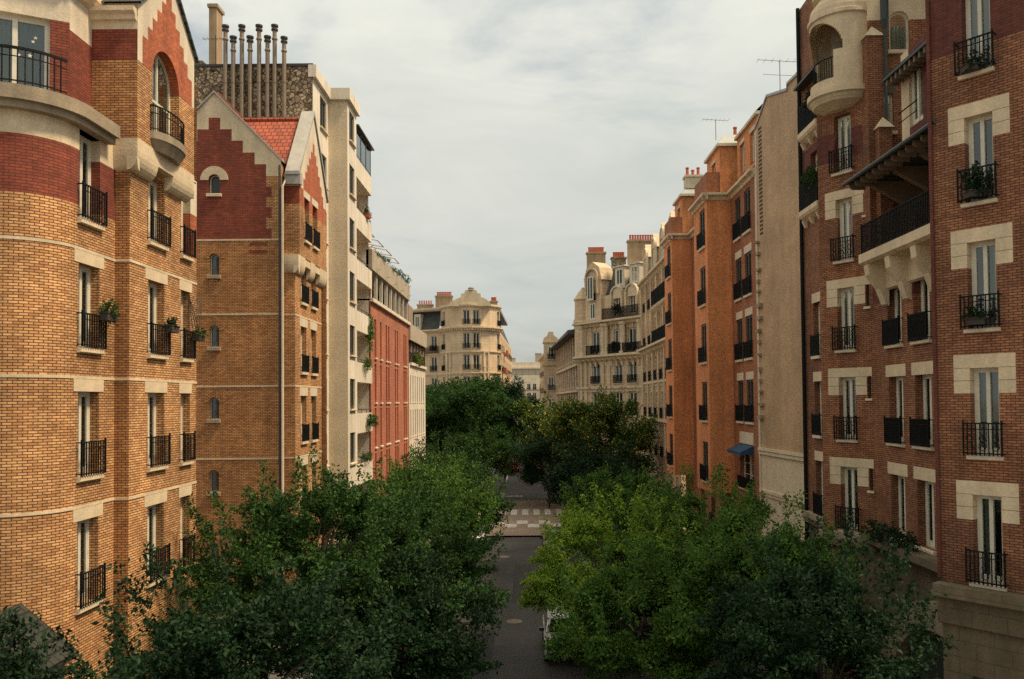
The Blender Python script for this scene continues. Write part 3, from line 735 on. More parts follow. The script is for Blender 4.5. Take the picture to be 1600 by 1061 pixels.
# ================================================================ LEFT 3: white modern block with balconies, rubble party wall and flues
def build_left_white():
    t = thing('white_apartment_block', 'white rendered apartment block with stacked corner balconies and rubble party wall carrying flue pipes', 'building', (-12, 45, 0))
    mats = [M['white'], M['cream'], M['rubble'], M['terracotta'], M['room']]
    mb = MB()
    pw, lp = between((-21, 39.7), (-10.4, 39.7)); wall(mb, pw, 0, lp, 0, 26.5, [], lambda u, z: 2)
    f1 = Fr((-10.4, 39.7), (0, 1)); sills = [15.4+2.87*k for k in range(-4, 4)]
    rows = [(z, z+1.62) for z in sills]
    rows_of(t, mb, f1, 3.1, 0, 26.0, [(1.4, 2.72)], rows, rd=.11, style='french', fm='frame_d', gm='glass_o', rail=None, silldep=.12, sillh=.09)
    pl, ll = between((-10.4, 42.8), (-9.4, 42.8)); wall(mb, pl, 0, ll, 0, 26.0, [], lambda u, z: 1)  # camera-facing return in darker cream, its shade put into the colour
    f2 = Fr((-9.4, 42.8), (0, 1)); rows_of(t, mb, f2, 2.3, 0, 26.0, [(.5, 1.75)], rows, rd=.11, style='french', fm='frame_d', gm='glass_o', silldep=.12, sillh=.09)
    # loggias: back wall and end walls
    lb = Fr((-11.0, 45.1), (0, 1)); floors = [22.55-2.85*k for k in range(8)]
    hs = [(.9, 3.4, z+.18, z+2.35) for z in floors if z > 0]
    wall(mb, lb, 0, 4.4, 0, 26, hs, lambda u, z: 3 if u > 3.5 else 0, .15, us=(3.5,))
    for h in hs: window(t, lb, *h, .12, 'french', fm='frame', sill=None, curtain=RW.choice(['full', 'right', None]))
    s1, ls = between((-9.4, 45.1), (-11.0, 45.1)); wall(mb, s1, 0, ls, 0, 26)
    eb, le = between((-9.6, 49.5), (-21, 49.5)); wall(mb, eb, 0, le, 0, 26)
    e3, l3 = between((-11, 49.48), (-9.6, 49.48)); wall(mb, e3, 0, l3, 0, 2)
    part(t, 'wall', mb, mats)
    # attic fascia
    fa = MB()
    pts = [(-21, 39.62), (-10.22, 39.62), (-10.22, 42.6), (-9.2, 42.6), (-9.2, 45.3)]
    fa.slab([(-10.6, 39.62), (-10.22, 39.62), (-10.22, 42.62), (-9.22, 42.62), (-9.22, 45.3), (-10.6, 45.3)], 25.95, 26.55)
    part(t, 'fascia', fa, M['white'])
    rf = MB(); rf.slab([(-21, 39.75), (-10.5, 39.75), (-10.5, 42.9), (-9.5, 42.9), (-9.5, 45.1), (-10.9, 45.2), (-10.9, 49.5), (-21, 49.5)], 26.0, 26.3); part(t, 'roof', rf, M['zinc'])
    cpg = MB(); cpg.box(pw, 0, lp+.02, -.06, .3, 26.5, 26.62); part(t, 'wall_coping', cpg, M['flue_cap'])
    fb = Fr((-9.4, 45.1), (0, 1))
    for i, z in enumerate(floors):
        if z < 1: continue
        b = MB()
        b.box(fb, 0, 4.4, 0, .14, z, z+1.1); b.box(fb, .0, 4.4, .14, 1.6, z, z+.2); b.box(fb, 4.26, 4.4, .14, 1.6, z+.2, z+1.1)
        bo = part(t, 'balcony', b, M['white'])
        r = MB(); r.tube([fb(.05, .06, z+1.3), fb(4.34, .06, z+1.3), fb(4.34, 1.5, z+1.3)], .025, 6)
        for u in (.1, 1.5, 2.9, 4.3): r.tube([fb(u, .06, z+1.1), fb(u, .06, z+1.3)], .018, 5)
        part(t, 'balcony_railing', r, M['frame_d'], parent=bo)
        if i == 0:
            gl = MB()
            gl.box(fb, .1, 4.3, .05, .06, z+1.12, z+2.75); gl.box(fb, 4.29, 4.3, .1, 1.55, z+1.12, z+2.75)
            part(t, 'glass_screen', gl, M['glass_clear'], parent=bo)
            fr = MB()
            for u in (.08, 1.45, 2.9, 4.3): fr.box(fb, u-.03, u+.03, .03, .09, z+1.1, z+2.8)
            fr.box(fb, 0, 4.4, .0, .1, z+2.75, z+2.83); fr.box(fb, 4.25, 4.33, 0, 1.5, z+2.75, z+2.83); fr.box(fb, -.05, 4.6, -.15, .1, z+2.83, z+2.9)
            fr.box(fb, 4.26, 4.33, 1.45, 1.53, z+1.1, z+2.8)
            part(t, 'screen_frame', fr, M['frame_d'], parent=bo)
    for i, (x, zt) in enumerate([(-14.6, 28.45), (-14.22, 27.9), (-13.8, 28.45), (-13.4, 27.9), (-13.12, 27.95), (-12.96, 28.45), (-12.55, 27.9), (-12.2, 28.45), (-11.74, 27.85)]):
        if i == 4: continue
        b = MB(); y = 39.5
        b.lathe((x, y, 0), [(.105, 20.5), (.105, zt-.75), (.14, zt-.72), (.14, zt-.66), (.105, zt-.62), (.105, zt-.3)], 10)
        for z in (22.2, 23.9, 25.6): b.lathe((x, y, z), [(.12, 0), (.12, .05)], 10); b.box(ID, x-.03, x+.03, y, 39.72, z, z+.05)
        o = part(t, 'flue_pipe', b, M['flue'])
        c = MB(); c.lathe((x, y, zt-.3), [(.1, 0), (.17, .03), (.17, .1), (.13, .12), (.13, .2), (.18, .22), (.18, .3), (.02, .34)], 10); part(t, 'cowl', c, M['flue_cap'], parent=o)
    ch = MB(); ch.box(ID, -15.68, -15.3, 40.2, 41.0, 26.3, 29.7); ch.box(ID, -15.74, -15.22, 40.12, 41.08, 29.7, 29.86); part(t, 'chimney', ch, M['chimney'])
    c2 = MB(); c2.box(ID, -18.5, -15.9, 40.0, 41.2, 26.3, 26.95); part(t, 'chimney', c2, M['rubble'])
    an = MB(); an.tube([(-15.25, 39.95, 26.6), (-15.25, 39.95, 28.2)], .02, 5); an.tube([(-15.9, 39.95, 28.0), (-14.7, 39.95, 28.0)], .015, 5)
    for i in range(6): an.tube([(-15.8+.2*i, 39.75, 28.0), (-15.8+.2*i, 40.15, 28.0)], .01, 4)
    an.lathe((-15.2, 39.45, 26.15), [(.02, 0), (.14, .05), (.15, .12)], 10)
    part(t, 'antenna', an, M['flue_cap'])
    room(t, [(-20, 41.6), (-12.6, 41.6), (-12.6, 49.2)], 0, 25.8)
    return t

# ================================================================ LEFT 4 + 5
def build_left_terracotta():
    t = thing('terracotta_apartment_block', 'terracotta clad apartment block with slit windows under a grey pillared attic gallery', 'building', (-11, 57, 0))
    mb = MB(); X = -9.5; f = Fr((X, 49.5), (0, 1)); l = 15.8
    rows = [(4.41, 6.85), (7.22, 9.65), (10.0, 12.4), (12.78, 15.2)]
    cs = [51.1, 53.0, 55.1, 56.0, 58.8, 59.75, 62.9, 63.85]
    cols = [(y-49.5-.27, y-49.5+.27) for y in cs]
    rows_of(t, mb, f, l, 0, 16.2, cols, rows, lambda u, z: 1 if z < 3.6 else 0, zs=(3.6,), rd=.09, style='single', fm='red_frame', sill='white', sillh=.1, silldep=.1, gm='glass_o')
    fe, le = between((X, 65.3), (-20, 65.3)); wall(mb, fe, 0, le, 0, 19.3)
    fn, ln = between((-20, 49.55), (X, 49.55)); wall(mb, fn, 0, ln, 0, 19.3)
    part(t, 'wall', mb, [M['terracotta'], M['grey']])
    ga = MB(); back = Fr((-11.2, 49.5), (0, 1))
    wall(ga, back, 0, l, 16.2, 18.2, [], lambda u, z: 0); ga.box(f, 0, l, .0, 1.8, 16.2, 16.3)
    part(t, 'gallery_wall', ga, M['room'])  # back wall coloured near-black for the shade inside the gallery
    le_ = MB(); le_.box(f, -.0, l+.05, -.18, .06, 16.14, 16.36); part(t, 'gallery_ledge', le_, M['white'])
    for i in range(9):
        c = MB(); y = .4+i*1.87; c.box(f, y, y+.18, .02, .22, 16.3, 18.1); part(t, 'column', c, M['white'])
    fa = MB(); fa.box(f, 0, l+.1, -.12, .25, 18.1, 19.3); fa.slab([(X-.05, 49.6), (X-.05, 65.2), (-20, 65.2), (-20, 49.6)], 18.05, 18.3); part(t, 'parapet', fa, M['grey'])
    for i in range(5):
        sp = MB(); u = 1.6+3.2*i; sp.box(f, u, u+.07, -.42, -.1, 18.3, 18.36); part(t, 'rainwater_spout', sp, M['white'])
    ph = MB(); fp = Fr((-11.6, 49.7), (0, 1)); hs = [(1.2+3.2*i, 3.2+3.2*i, 18.9, 20.6) for i in range(4)]
    wall(ph, fp, 0, 15.3, 18.3, 21.3, hs, None, .2)
    e, q = between((-11.6, 65.0), (-19, 65.0)); wall(ph, e, 0, q, 18.3, 21.3); ph.slab([(-11.4, 49.7), (-11.4, 65.1), (-19, 65.1), (-19, 49.7)], 21.3, 21.5)
    part(t, 'penthouse', ph, M['white'])
    for h in hs: window(t, fp, *h, .16, 'french', sill=None, gm='glass_o')
    for i in range(4):
        a = MB(); u = 1.0+3.4*i
        for k in (0, 2.3): a.tube([fp(u+k, 0, 21.1), fp(u+k, -1.7, 20.75)], .035, 5); a.tube([fp(u+k, 0, 20.4), fp(u+k, -1.0, 20.86)], .025, 5)
        a.tube([fp(u, -1.7, 20.75), fp(u+2.3, -1.7, 20.75)], .035, 5); a.box(fp, u, u+2.3, -.35, 0, 21.0, 21.08)
        part(t, 'awning_frame', a, M['grey'])
    room(t, [(-11.4, 49.7), (-11.4, 65.2)], 0, 16)
    t2 = thing('white_slit_window_block', 'low white block with rows of slit windows and dark gallery beyond the terracotta block', 'building', (-11, 70, 0))
    mb = MB(); f = Fr((X+.02, 65.3), (0, 1)); l = 10.4
    cols = [(.7+1.35*i, 1.15+1.35*i) for i in range(7)]
    rows = [(1.7, 3.9), (4.41, 6.6), (7.22, 9.4), (10.0, 12.2)]
    rows_of(t2, mb, f, l, 0, 13.1, cols, rows, rd=.09, style='single', fm='frame_d', sill='white', sillh=.08, silldep=.06, gm='glass_o')
    fe, le = between((X+.02, 75.7), (-20, 75.7)); wall(mb, fe, 0, le, 0, 16.6, [], lambda u, z: 1)
    part(t2, 'wall', mb, [M['white'], M['terracotta']])
    e = MB(); e.box(f, .5, l, -.16, .1, 13.0, 13.22); part(t2, 'gallery_ledge', e, M['white'])
    g = MB(); back = Fr((-10.9, 65.3), (0, 1)); wall(g, back, 0, l, 13.1, 15.2); part(t2, 'gallery_wall', g, M['room'])  # gallery shade put into the back wall colour
    for i in range(6):
        c = MB(); c.box(f, .4+1.9*i, .6+1.9*i, .1, .35, 13.2, 15.0); part(t2, 'column', c, M['grey'])
    r = MB()
    for i in range(40): r.box(f, .3+.25*i, .32+.25*i, .02, .04, 13.2, 14.05)
    r.box(f, .3, 10.2, .01, .05, 14.02, 14.08); part(t2, 'railing', r, M['iron'])
    p = MB(); p.box(f, 0, l+.15, -.15, .3, 15.0, 16.3); p.slab([(X, 65.4), (X, 75.6), (-20, 75.6), (-20, 65.4)], 15.0, 15.3); part(t2, 'parapet', p, M['grey'])
    for a, b, x in ((.6, 4.6, -10.2), (5.4, 9.6, -10.5)):
        q = MB(); q.slab([(x, 65.3+a), (x, 65.3+b), (-18, 65.3+b), (-18, 65.3+a)], 15.3, 18.7)
        for k in range(int((b-a)/.5)): q.box(Fr((x, 65.3+a), (0, 1)), .1+.5*k, .16+.5*k, -.04, 0, 15.4, 18.6, skip='k')
        part(t2, 'penthouse', q, M['grey'])
    room(t2, [(-11.2, 65.5), (-11.2, 75.5)], 0, 13)
# ================================================================ RIGHT 1: dark red brick building
def build_right_brick():
    t = thing('red_brick_apartment_building', 'dark red brick building with cream stone window surrounds, round stone loggia and covered balcony', 'building', (12, 26, 0))
    BR, DK, ST, SD = 0, 1, 2, 3
    mats = [M['rbrick'], M['rbrick_dark'], M['stone'], M['stone_dark']]
    mb = MB()
    lv = [7.96, 11.05, 14.14, 17.24]
    base = 5.2
    # a: narrow strip, far end
    fa, la = between((11.3, 33.3), (11.3, 30.0))
    rowsa = [(zt-2.47, zt-.37) for zt in lv[:3]]+[(17.6, 19.7)]
    ca = (1.0, 1.75)
    wall(mb, fa, 0, la, 0, 26, [(ca[0], ca[1], c, e) for c, e in rowsa], lambda u, z: SD if z < base else (DK if 17.4 < z < 20 else BR), .24, zs=(base, 17.4, 20))
    wall(mb, Fr((11.3, 33.3), (1, 0)), 0, 6, 0, 26)  # hidden end
    # b: canted face of the bay
    fb, lb = between((10.42, 29.05), (11.56, 27.33))
    def surround(zt, a, b, hole, z, u, leg):
        if a < u < b and zt-.31 < z < zt: return True
        return (a < u < hole[0] or hole[1] < u < b-.2) and zt-leg < z <= zt-.31
    hb = (.70, 1.36); sb = (.27, 1.98)
    rowsb = [(zt-2.47, zt-.31) for zt in lv]+[(17.85, 19.85)]
    def clsb(u, z):
        if z < base: return SD
        for zt in lv:
            if surround(zt, sb[0], sb[1], hb, z, u, .93): return SD if (abs(z-zt+.62) < .01 or abs(z-zt+.31) < .008 and not hb[0] < u < hb[1]) else ST
        if z > 20.25: return ST
        if 18.3 < z < 19.3: return DK
        return BR
    slots = [(1.82, 1.94, zt-1.05, zt-.31, .12) for zt in lv]
    zsb = [base, 18.3, 19.3, 20.25]+[zt-k for zt in lv for k in (0, .304, .316, .612, .628, .31, .93)]
    wall(mb, fb, 0, lb, 0, 20.6, [(hb[0], hb[1], c, e) for c, e in rowsb]+slots, clsb, .26, us=(sb[0], sb[1], sb[1]-.2), zs=zsb)
    wall(mb, between((11.3, 30.9), (10.42, 29.05))[0], 0, 2.05, 0, 20.6, [], lambda u, z: SD if z < base else BR, zs=(base,))
    # c: plane between the bays
    fc, lc = between((11.56, 27.33), (11.5, 20.6))
    cc = [(27.33-26.2, 27.33-25.2), (27.33-24.4, 27.33-23.38)]
    rowsc = [(zt-2.47, zt-.37) for zt in lv[:3]]
    rowsc[0] = (5.62, 7.59)
    wall(mb, fc, 0, lc, 0, 14.5, [(a, b, c, e) for a, b in cc for c, e in rowsc], lambda u, z: SD if z < base else (DK if z > 13.1 else BR), .26, zs=(base, 13.1))
    # loggia behind the covered balcony
    lg, ll = between((13.0, 27.2), (13.0, 20.6))
    hl = [(.8, 2.2, 14.7, 17.0), (3.2, 4.6, 14.7, 17.0)]
    wall(mb, lg, 0, ll, 14.5, 19, hl, lambda u, z: DK, .2)  # darker brick on the back wall, loggia shade put into its colour
    mb.face(((11.5, 27.3, 14.5), (13.0, 27.3, 14.5), (13.0, 20.6, 14.5), (11.5, 20.6, 14.5)), SD)
    # d: big canted wing
    d0 = (10.35, 20.7); fd, ld = between(d0, (10.35+.63*4.6, 20.7-.777*4.6))
    hd = (.40+.38, .40+1.04); sd = (.40, .40+1.42)
    rowsd = [(zt-2.47, zt-.33) for zt in lv]+[(17.95, 20.15)]
    def clsd(u, z):
        if z < 4.6: return SD
        for zt in lv:
            if sd[0] < u < sd[1] and zt-.95 < z < zt and (abs(z-zt+.33) < .008 or abs(z-zt+.64) < .008) and not hd[0] < u < hd[1]: return SD
            if sd[0] < u < sd[1] and zt-.33 < z < zt: return ST
            if (sd[0] < u < hd[0] or hd[1] < u < sd[1]) and zt-.95 < z <= zt-.33: return ST
        if z > 20.15 and sd[0] < u < sd[1] and z < 20.75: return ST
        if 18.6 < z < 20.15: return DK if u < 2.2 else BR
        return BR
    zsd = [4.6, 18.6, 20.15, 20.75]+[zt-k for zt in lv for k in (0, .324, .33, .336, .633, .647, .95)]
    wall(mb, fd, 0, ld, 0, 25, [(hd[0], hd[1], c, e) for c, e in rowsd]+[(2.75, 3.45, c, e) for c, e in rowsd], clsd, .28, us=sd+(2.2,), zs=zsd)
    wall(mb, between((11.5, 21.4), d0)[0], 0, 1.35, 0, 25, [], lambda u, z: BR)
    # tower side wall facing the camera above the loggia
    tw, lt = between((11.56, 27.33), (15.0, 27.2))
    h1 = (.72, 1.4, 21.7, 23.05); h2 = (.42, .82, 18.95, 20.25)
    wall(mb, tw, 0, lt, 14.5, 28, [h1, h2], lambda u, z: ST if z > 22.75 else (SD if 20.25 < z < 20.5 and u < .9 else BR), .14, zs=(22.75, 20.25, 20.5), us=(.9,))
    arch_fill(mb, tw, h1[0], h1[1], 23.05-.34, 23.05, ST, 0, .14, 8)
    wall(mb, between((11.3, 30.9), (11.45, 27.5))[0], 0, 3.4, 20.3, 28, [(.9, 1.7, 25.4, 27.2), (2.1, 2.8, 25.4, 27.2)], lambda u, z: DK if 25 < z < 26.6 else ST, .2, zs=(25, 26.6))
    part(t, 'wall', mb, mats)
    # windows
    for (c, e) in rowsa: window(t, fa, ca[0], ca[1], c, e, .22, 'french', rail='dense' if e < 15 else None, railp=.1, lintel='stone' if e < 15 else None, linth=.37, lintov=.1, sill='stone_w', railh=.8)
    for i, (c, e) in enumerate(rowsb): window(t, fb, hb[0], hb[1], c, e, .24, 'french', rail='scroll', railh=.78, railp=.16, sill='stone_w', sillh=.1, curtain=['sides', None, 'full', 'sides', 'full'][i])
    for s in slots:
        f, p = win_meshes(.12, .74, 'single', 'frame_d', 'glass_o'); o = put(t, 'window', f, fb, s[0], .1, s[2]); link('pane', p, o)
        put(t, 'sill', block_mesh('sill', .26, .06, .08, 'stone'), fb, s[0]-.07, 0, s[2]-.08)
    for i, (a, b) in enumerate(cc):
        for j, (c, e) in enumerate(rowsc): window(t, fc, a, b, c, e, .24, 'french', rail='dense' if j else None, railh=.8, railp=.14, sill='stone_w', sillh=.1, lintel='stone' if j < 2 else None, linth=.37, lintov=.2, curtain=['right', 'sides', 'left'][(i+j) % 3])
    for i, (c, e) in enumerate(rowsd):
        window(t, fd, hd[0], hd[1], c, e, .26, 'french', rail='scroll', railh=.8, railp=.18, sill='stone_w', sillh=.1, curtain=['left', 'full', 'right', None, 'full'][i])
        window(t, fd, 2.75, 3.45, c, e, .26, 'french', rail='scroll', railh=.8, railp=.18, sill='stone_w', sillh=.1)
    for h in hl: window(t, lg, *h, .18, 'barred', sill=None, curtain=None)
    window(t, tw, *h1, .1, 'single', arch=True, sill='stone', curtain='full'); window(t, tw, *h2, .1, 'single', sill='stone', curtain=None)
    # balcony with corbels under the covered loggia
    b = MB(); b.extrude(fc, [(.0, 14.22), (-.62, 14.3), (-.74, 14.38), (-.74, 14.66), (.0, 14.66)], .75, lc-.1)
    bo = part(t, 'balcony', b, M['stone'])
    for u in (.95, 2.5, 4.2, 5.6):
        k = MB(); k.extrude(fc, [(.0, 12.95), (-.12, 13.0), (-.3, 13.5), (-.62, 13.95), (-.66, 14.28), (.0, 14.28)], u, u+.34); part(t, 'corbel', k, M['stone'])
    k = MB(); k.extrude(fc, [(.0, 13.45), (-.1, 13.5), (-.1, 14.24), (.0, 14.24)], .8, lc-.2)
    part(t, 'corbel', k, M['stone'])
    r = railing_mesh(lc-.95, .95, .66, 'scroll'); put(t, 'balcony_railing', r, fc, .8, 0, 14.66, None).parent = t
    ro = MB()
    n = 26
    ro.face([fc(.6, -1.05, 17.08), fc(lc, -1.05, 17.08), fc(lc, 1.6, 18.5), fc(.6, 1.6, 18.5)], 0, [(0, 0), (lc, 0), (lc, 3), (0, 3)])
    ro.face([fc(.6, -1.05, 17.0), fc(lc, -1.05, 17.0), fc(lc, 1.5, 17.0), fc(.6, 1.5, 17.0)], 1)
    ro.face([fc(.6, -1.05, 17.0), fc(lc, -1.05, 17.0), fc(lc, -1.05, 17.08), fc(.6, -1.05, 17.08)], 1)
    ro.face([fc(.6, -1.05, 17.0), fc(.6, 1.6, 17.0), fc(.6, 1.6, 18.5), fc(.6, -1.05, 17.08)], 1)
    cano = part(t, 'canopy_roof', ro, [M['slate'], M['green_iron']])
    g = MB(); g.tube([fc(.55, -1.1, 17.02), fc(lc, -1.1, 17.02)], .07, 8); part(t, 'gutter', g, M['green_iron'], parent=cano)
    for i in range(n):
        q = MB(); u = .75+i*(lc-.9)/n; q.extrude(fc, [(-1.0, 16.86), (-.9, 16.8), (-.5, 16.8), (-.5, 16.99), (-1.0, 16.99)], u, u+.09)
        if i % 2 == 0: part(t, 'rafter_end', q, M['rafter'], parent=cano)
    br = MB()
    for u in (.9, 2.6, 4.3):
        br = MB(); br.extrude(fc, [(1.4, 15.9), (1.1, 16.0), (.2, 16.5), (-.4, 16.85), (-.4, 16.99), (1.4, 16.99)], u, u+.22)
        part(t, 'bracket', br, M['rafter'])
    # dormer over the canopy with its own little roof
    fo, lo = between((11.75, 25.35), (11.75, 23.2)); dm = MB()
    wall(dm, fo, 0, lo, 17.5, 20.7, [(.5, 1.35, 18.25, 20.2)], lambda u, z: 0 if u < .5 else 1, .14, us=(.5,))
    wall(dm, between((11.75, 25.35), (11.75, 25.36))[0], 0, .01, 17.5, 20.7)
    e, q = between((11.75, 23.2), (14, 23.2)); wall(dm, e, 0, q, 17.5, 20.7); e, q = between((14, 25.35), (11.75, 25.35)); wall(dm, e, 0, q, 17.5, 20.7)
    do = part(t, 'dormer', dm, [M['stone'], M['rbrick_dark']])
    window(t, fo, .5, 1.35, 18.25, 20.2, .1, 'french', sill=None, curtain='sides')
    e = MB(); e.tube([fo(.3, -.25, 18.75), fo(1.5, -.25, 18.75)], .02, 6); e.tube([fo(.3, -.25, 18.45), fo(1.5, -.25, 18.45)], .015, 6); part(t, 'railing', e, M['iron'])
    dr = MB(); dr.face([fo(-.1, -.55, 20.0), fo(lo+1, -.55, 20.0), fo(lo+1, 1.4, 21.2), fo(-.1, 1.4, 21.2)], 0, [(0, 0), (3, 0), (3, 2), (0, 2)])
    dr.box(fo, -.1, lo+1, -.55, 1.2, 19.9, 19.99, 1); part(t, 'dormer_roof', dr, [M['slate'], M['green_iron']], parent=do)
    for i in range(9):
        q = MB(); q.box(fo, .05+.3*i, .14+.3*i, -.5, -.1, 19.72, 19.9)
        part(t, 'rafter_end', q, M['rafter'], parent=do)
    # piers with pointed caps, downpipes
    for (x0, x1, y0, z0, z1) in ((11.42, 11.95, 27.05, 14.5, 22.1), (11.62, 12.05, 26.7, 14.5, 18.9)):
        p = MB(); f = Fr((x0, y0), (1, 0)); w = x1-x0; p.box(f, 0, w, 0, .5, z0, z1); po = part(t, 'pier', p, M['rbrick'])
        c = MB(); ap = f(w/2, .22, z1+.42)
        cs = [f(-.06, -.06, z1), f(w+.06, -.06, z1), f(w+.06, .5, z1), f(-.06, .5, z1)]
        for i in range(4): c.face((cs[i], cs[(i+1) % 4], ap))
        c.face(cs[::-1]); part(t, 'pier_cap', c, M['stone'], parent=po)
    p = MB(); p.tube([(12.0, 27.0, 28), (12.0, 27.0, 17.5)], .06, 8); p.lathe((12.0, 27.0, 22.3), [(.06, 0), (.14, .3), (.14, 1.2), (.06, 1.3)], 8); part(t, 'downpipe', p, M['green_iron'])
    p = MB(); p.tube([(11.2, 33.2, 26), (11.2, 33.2, .1)], .08, 8); part(t, 'downpipe', p, M['iron'])
    p = MB(); p.tube([fd(-.02, -.06, 25), fd(-.02, -.06, 5.5)], .05, 8); part(t, 'downpipe', p, M['rbrick_dark'])
    # round stone loggia on top of the bay
    cx, cy, rr = 11.18, 28.5, 1.1
    lgm = MB(); K = 80
    def ang(i): return math.pi*.45+math.pi*1.2*i/K
    P = lambda i, rad: (cx+rad*math.cos(ang(i)), cy+rad*math.sin(ang(i)))
    ia, ib = 20, 62; zc = 22.0; hr = 1.0
    for i in range(K):
        m = i+.5
        if ia <= i < ib:
            x = (m-(ia+ib)/2)/((ib-ia)/2); zt = zc+hr*math.sqrt(max(0, 1-x*x)); spans = [(20.3, 20.95 if m < 56 else 21.9), (zt, 23.45)]
        else: spans = [(20.3, 23.45)]
        for za, zb in spans:
            for rad in (rr, rr-.22):
                lgm.face(((*P(i, rad), za), (*P(i+1, rad), za), (*P(i+1, rad), zb), (*P(i, rad), zb)), 0, smooth=False)
        if len(spans) == 2:
            for z in (spans[0][1], spans[1][0]): lgm.face(((*P(i, rr), z), (*P(i+1, rr), z), (*P(i+1, rr-.22), z), (*P(i, rr-.22), z)))
    for i in (ia, ib):
        lgm.face(((*P(i, rr), 20.95), (*P(i, rr-.22), 20.95), (*P(i, rr-.22), 22), (*P(i, rr), 22)))
    for (r0, z0), (r1, z1) in zip([(rr, 23.45), (rr-.05, 23.65), (rr-.22, 23.85), (rr-.3, 24.0), (rr-.12, 24.05), (rr-.12, 24.2), (rr-.35, 24.25), (rr-.35, 28)], [(rr-.05, 23.65), (rr-.22, 23.85), (rr-.3, 24.0), (rr-.12, 24.05), (rr-.12, 24.2), (rr-.35, 24.25), (rr-.35, 28), (.02, 28)]):
        for i in range(K): lgm.face(((*P(i, r0), z0), (*P(i+1, r0), z0), (*P(i+1, r1), z1), (*P(i, r1), z1)), 0, smooth=True)
    for (r0, z0), (r1, z1) in zip([(rr+.12, 20.6), (rr+.12, 20.42), (rr+.04, 20.38), (rr-.08, 20.2), (rr-.5, 20.0)], [(rr+.12, 20.42), (rr+.04, 20.38), (rr-.08, 20.2), (rr-.5, 20.0), (rr-1.05, 19.95)]):
        for i in range(K): lgm.face(((*P(i, r0), z0), (*P(i+1, r0), z0), (*P(i+1, r1), z1), (*P(i, r1), z1)), 0, smooth=True)
    for (r0, z0), (r1, z1) in zip([(rr, 23.1), (rr+.07, 23.14), (rr+.07, 23.26)], [(rr+.07, 23.14), (rr+.07, 23.26), (rr, 23.3)]):
        for i in range(K): lgm.face(((*P(i, r0), z0), (*P(i+1, r0), z0), (*P(i+1, r1), z1), (*P(i, r1), z1)))
    for i in range(K): lgm.face(((*P(i, rr+.12), 20.6), (*P(i+1, rr+.12), 20.6), (*P(i+1, rr), 20.62), (*P(i, rr), 20.62)))
    lo = part(t, 'loggia', lgm, M['stone'])
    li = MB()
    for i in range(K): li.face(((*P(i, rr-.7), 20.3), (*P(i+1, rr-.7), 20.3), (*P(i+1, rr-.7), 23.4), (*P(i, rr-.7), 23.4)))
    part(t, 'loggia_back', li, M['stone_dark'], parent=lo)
    gl = MB()
    for i in range(ia, 56, 2): gl.tube([(*P(i, rr-.11), 20.95), (*P(i, rr-.11), 21.7)], .014, 4)
    gl.tube([(*P(i, rr-.11), 21.7) for i in range(ia, 57)], .022, 5); part(t, 'loggia_railing', gl, M['iron'], parent=lo)
    # balconies of the narrow strip
    for z in (17.35, 20.5):
        b = MB(); b.extrude(fa, [(.0, z-.25), (-.22, z-.1), (-.28, z), (-.28, z+.18), (0, z+.18)], .35, 2.4); bo = part(t, 'balcony', b, M['stone'])
        put(t, 'balcony_railing', railing_mesh(2.05, 1.05, .25, 'dense'), fa, .35, 0, z+.18)
        for u in (.4, 1.2, 2.0):
            k = MB(); k.extrude(fa, [(0, z-.5), (-.08, z-.46), (-.2, z-.2), (0, z-.2)], u, u+.14); part(t, 'corbel', k, M['stone'])
    ca_ = MB(); ca_.face([fa(.3, -.4, 22.6), fa(2.6, -.4, 22.6), fa(2.6, .3, 23.2), fa(.3, .3, 23.2)]); ca_.box(fa, .3, 2.6, -.4, .1, 22.5, 22.58); part(t, 'canopy_roof', ca_, M['green_iron'])
    # stone ledges and the ground floor
    le = MB(); le.extrude(fd, [(0, 4.35), (-.12, 4.4), (-.16, 5.0), (-.42, 5.1), (-.42, 5.4), (0, 5.4)], -.05, ld); part(t, 'ledge', le, M['stone_dark'])
    le = MB(); le.extrude(fc, [(0, 5.0), (-.2, 5.05), (-.55, 5.3), (-.55, 5.52), (0, 5.52)], 0, lc); part(t, 'ledge', le, M['stone_dark'])
    le = MB(); le.extrude(fb, [(0, 4.9), (-.2, 4.95), (-.3, 5.2), (-.3, 5.4), (0, 5.4)], -.1, lb+.05); part(t, 'ledge', le, M['stone_grey']); le = MB(); le.extrude(fa, [(0, 5.0), (-.15, 5.05), (-.25, 5.3), (-.25, 5.5), (0, 5.5)], 0, 2.5); part(t, 'ledge', le, M['stone_grey'])
    ar = MB(); cu, cz, r0, r1 = 4.6, .2, 3.3, 4.1
    for i in range(16):
        t0, t1 = math.pi*i/16*.62+.9, math.pi*(i+1)/16*.62+.9
        q = lambda rad, tt: (cu+rad*math.cos(tt), cz+rad*math.sin(tt))
        ar.prism(fc, [q(r0, t0), q(r0, t1), q(r1, t1), q(r1, t0)], -.3, -.02)
    part(t, 'entrance_arch', ar, M['stone_grey'])
    dd = MB(); dd.prism(fc, [(1.2+.0, 0), (6.2, 0), (6.2, 2.4), (5.2, 3.3), (4.2, 3.3), (2.4, 2.6)], -.025, -.01); part(t, 'arch_infill', dd, M['room'])  # flat dark sheet filling the arch
    for i, u in enumerate((.7, 2.2)):
        p = MB(); p.prism(fd, [(u, 0), (u+1.0, 0), (u+1.0, 3.2), (u, 3.2)], -.03, -.01); part(t, 'shop_window', p, M['glass_o'])
    rf = MB(); rf.slab([(10.5, 20.6), (11.4, 27.3), (11.4, 33.3), (18, 33.3), (18, 14), (13.4, 17.2)], 25, 25.3) if False else None
    rf.slab([(13.05, 27.3), (18, 27.3), (18, 15), (13.4, 17.2), (10.45, 20.75), (11.5, 21.3), (13.05, 20.9)], 24.9, 25.1); part(t, 'roof', rf, M['zinc'])
